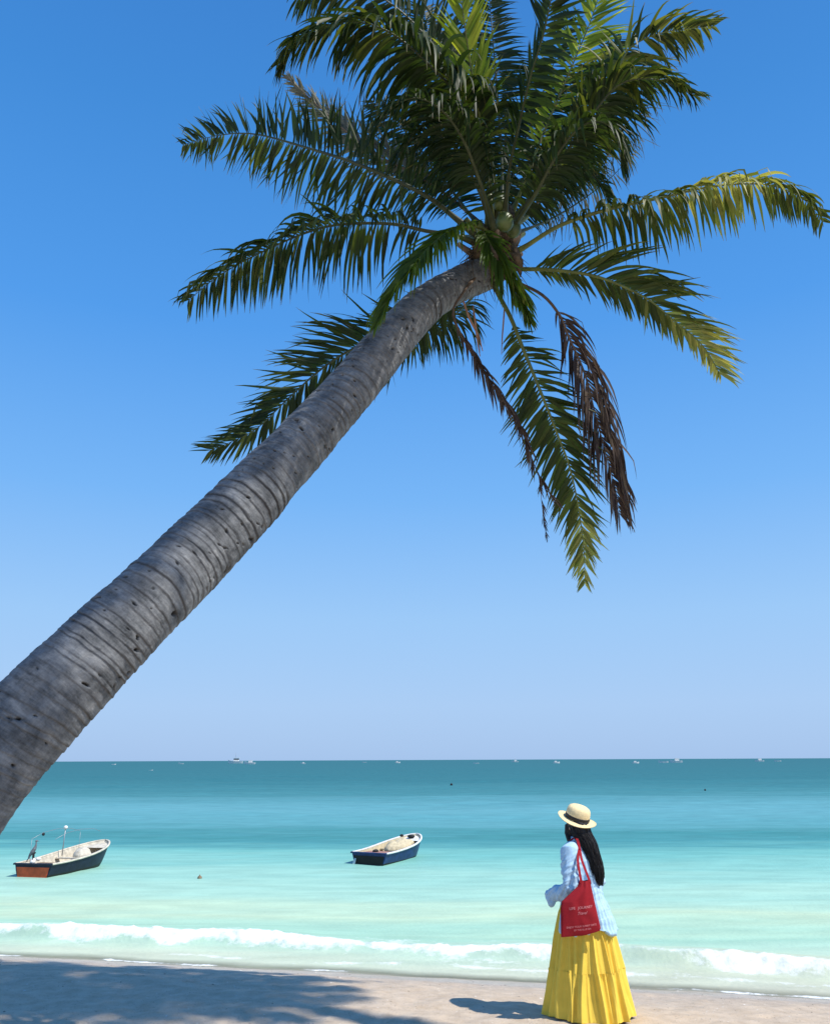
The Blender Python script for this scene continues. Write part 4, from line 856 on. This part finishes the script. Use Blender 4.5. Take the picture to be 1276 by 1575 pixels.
# bird on the stern of the nearer boat
bird = empty('heron', b1.location + Matrix.Rotation(yaw1, 3, 'Z') @ Vector((.12, .14, .275))); prop(bird, 'grey heron standing on the stern board of the red transomed boat', 'bird')
mb = MB()
mb.tube([(-.10, 0, .16), (-.06, 0, .24), (-.01, 0, .31), (.03, 0, .38), (.05, 0, .44), (.055, 0, .50), (.045, 0, .545)], [.010, .042, .062, .056, .034, .022, .018], 14, flat=.8)
mb.ball((.055, 0, .56), (.034, .024, .026), 14, 10).tube([(.08, 0, .56), (.15, 0, .555)], [.011, .002], 8)
mb.tube([(-.02, 0, .26), (-.11, 0, .12), (-.15, 0, .05)], [.03, .022, .006], 8, flat=.6)
remeshed('bird_body', mb, .007, M['greyf'], bird, 3)
for y_ in (-.022, .022): MB().tube([(.0, y_, .27), (.012, y_, .14), (.0, y_, .0), (.04, y_, .004)], [.012, .006, .006, .004], 6).build('leg', M['dark'], bird)
bird.rotation_euler = (0, 0, R(8))

# mooring floats
def float_buoy(px, py, r_, mt, label):
    t = MB().ball((0, 0, r_ * .4), (r_, r_, r_ * .9), 14, 10).tube([(0, 0, r_), (0, 0, r_ * 1.7)], [r_ * .25, r_ * .2], 8).build('mooring_buoy', M[mt]); t.location = ground(px, py)
    prop(t, label, 'buoy', 'buoys on the water')
float_buoy(694, 1208, .15, 'dark', 'dark round buoy far out on the open water above the blue boat')
float_buoy(307, 1352, .055, 'wood', 'small brown float bobbing between the two boats')
float_buoy(1084, 1216, .09, 'dark', 'dark round buoy far out to sea beyond the woman')

# far craft on the horizon
def far_boat(px, dist, Ln, kind, label):
    d = at(px, 1175, 1.0) - Vector((0, 0, CAM_Z)); d = Vector((d.x / d.y, 1, 0)) * dist
    t = empty('distant_boat', (d.x, d.y, 0), 0 if int(px) % 2 else math.pi); prop(t, label, 'boat', 'boats on the horizon')
    hw = Ln * .14; H = Ln * .16
    st_ = [(-.5, .8, 1.0), (-.3, 1, .95), (.1, 1, 1.0), (.35, .6, 1.25), (.52, .03, 1.6)]
    rows_ = [[Vector((x * Ln, -hw * w, H * z)), Vector((x * Ln * .94, -hw * w * .7, -.15)), Vector((x * Ln * .94, hw * w * .7, -.15)), Vector((x * Ln, hw * w, H * z))] for x, w, z in st_]
    mb = MB().grid(rows_, True); mb.f.append((0, 1, 2, 3)); mb.build('hull', M['white'], t, smooth=False)
    if kind > 0 and Ln < 12:
        MB().box((-.05 * Ln, 0, H * 1.5), (Ln * .34, hw * 1.3, H * 1.3)).build('cabin', M['white'], t, smooth=False)
    elif kind > 0:
        MB().box((-.05 * Ln, 0, H * 1.5), (Ln * .34, hw * 1.3, H * 1.3)).box((-.08 * Ln, 0, H * 2.3), (Ln * .42, hw * 1.5, H * .14)).build('cabin', M['white'], t, smooth=False)
        MB().box((-.05 * Ln, 0, H * 1.75), (Ln * .345, hw * 1.31, H * .4)).build('window_band', M['dark'], t, smooth=False)
    if kind > 1: MB().tube([(0, 0, H * 2), (0, 0, H * 4.4)], Ln * .008, 6).build('mast', M['metal'], t)
    return t
for px, dist, Ln, kind, lab in [(175, 700, 3.5, 0, 'tiny white boat on the horizon nearest to the leaning trunk'), (233, 260, 1.2, 0, 'white speck of a boat lying nearer than the horizon row'),
        (278, 800, 5, 0, 'low white boat on the horizon just before the largest white ship'), (362, 900, 15, 2, 'largest white ship on the horizon with a mast and cabin'), (384, 700, 9, 1, 'long low white boat right beside the largest white ship'),
        (466, 700, 4, 1, 'tiny white cabin boat on the horizon to the right of the largest ship'), (560, 1000, 5, 0, 'tiny white boat on the horizon over the stern of the blue boat'), (611, 800, 5, 1, 'tiny white cabin boat on the horizon over the middle of the blue boat'),
        (732, 620, 4, 0, 'low white boat on the horizon just left of the masted boat'), (792, 900, 7, 2, 'small masted boat on the horizon left of the straw hat'), (855, 620, 5, 1, 'white cabin boat on the horizon straight above the straw hat'),
        (977, 560, 4.5, 1, 'white boat on the horizon first to the right of the straw hat'), (1020, 620, 7, 0, 'low white boat in the close pair right of the straw hat'), (1040, 640, 9, 1, 'cabin boat in the close pair right of the straw hat'),
        (1168, 760, 8, 1, 'white cabin boat far out near the right end of the horizon'), (1196, 760, 6, 0, 'low white boat last at the right end of the horizon')]:
    far_boat(px, dist, Ln, kind, lab)
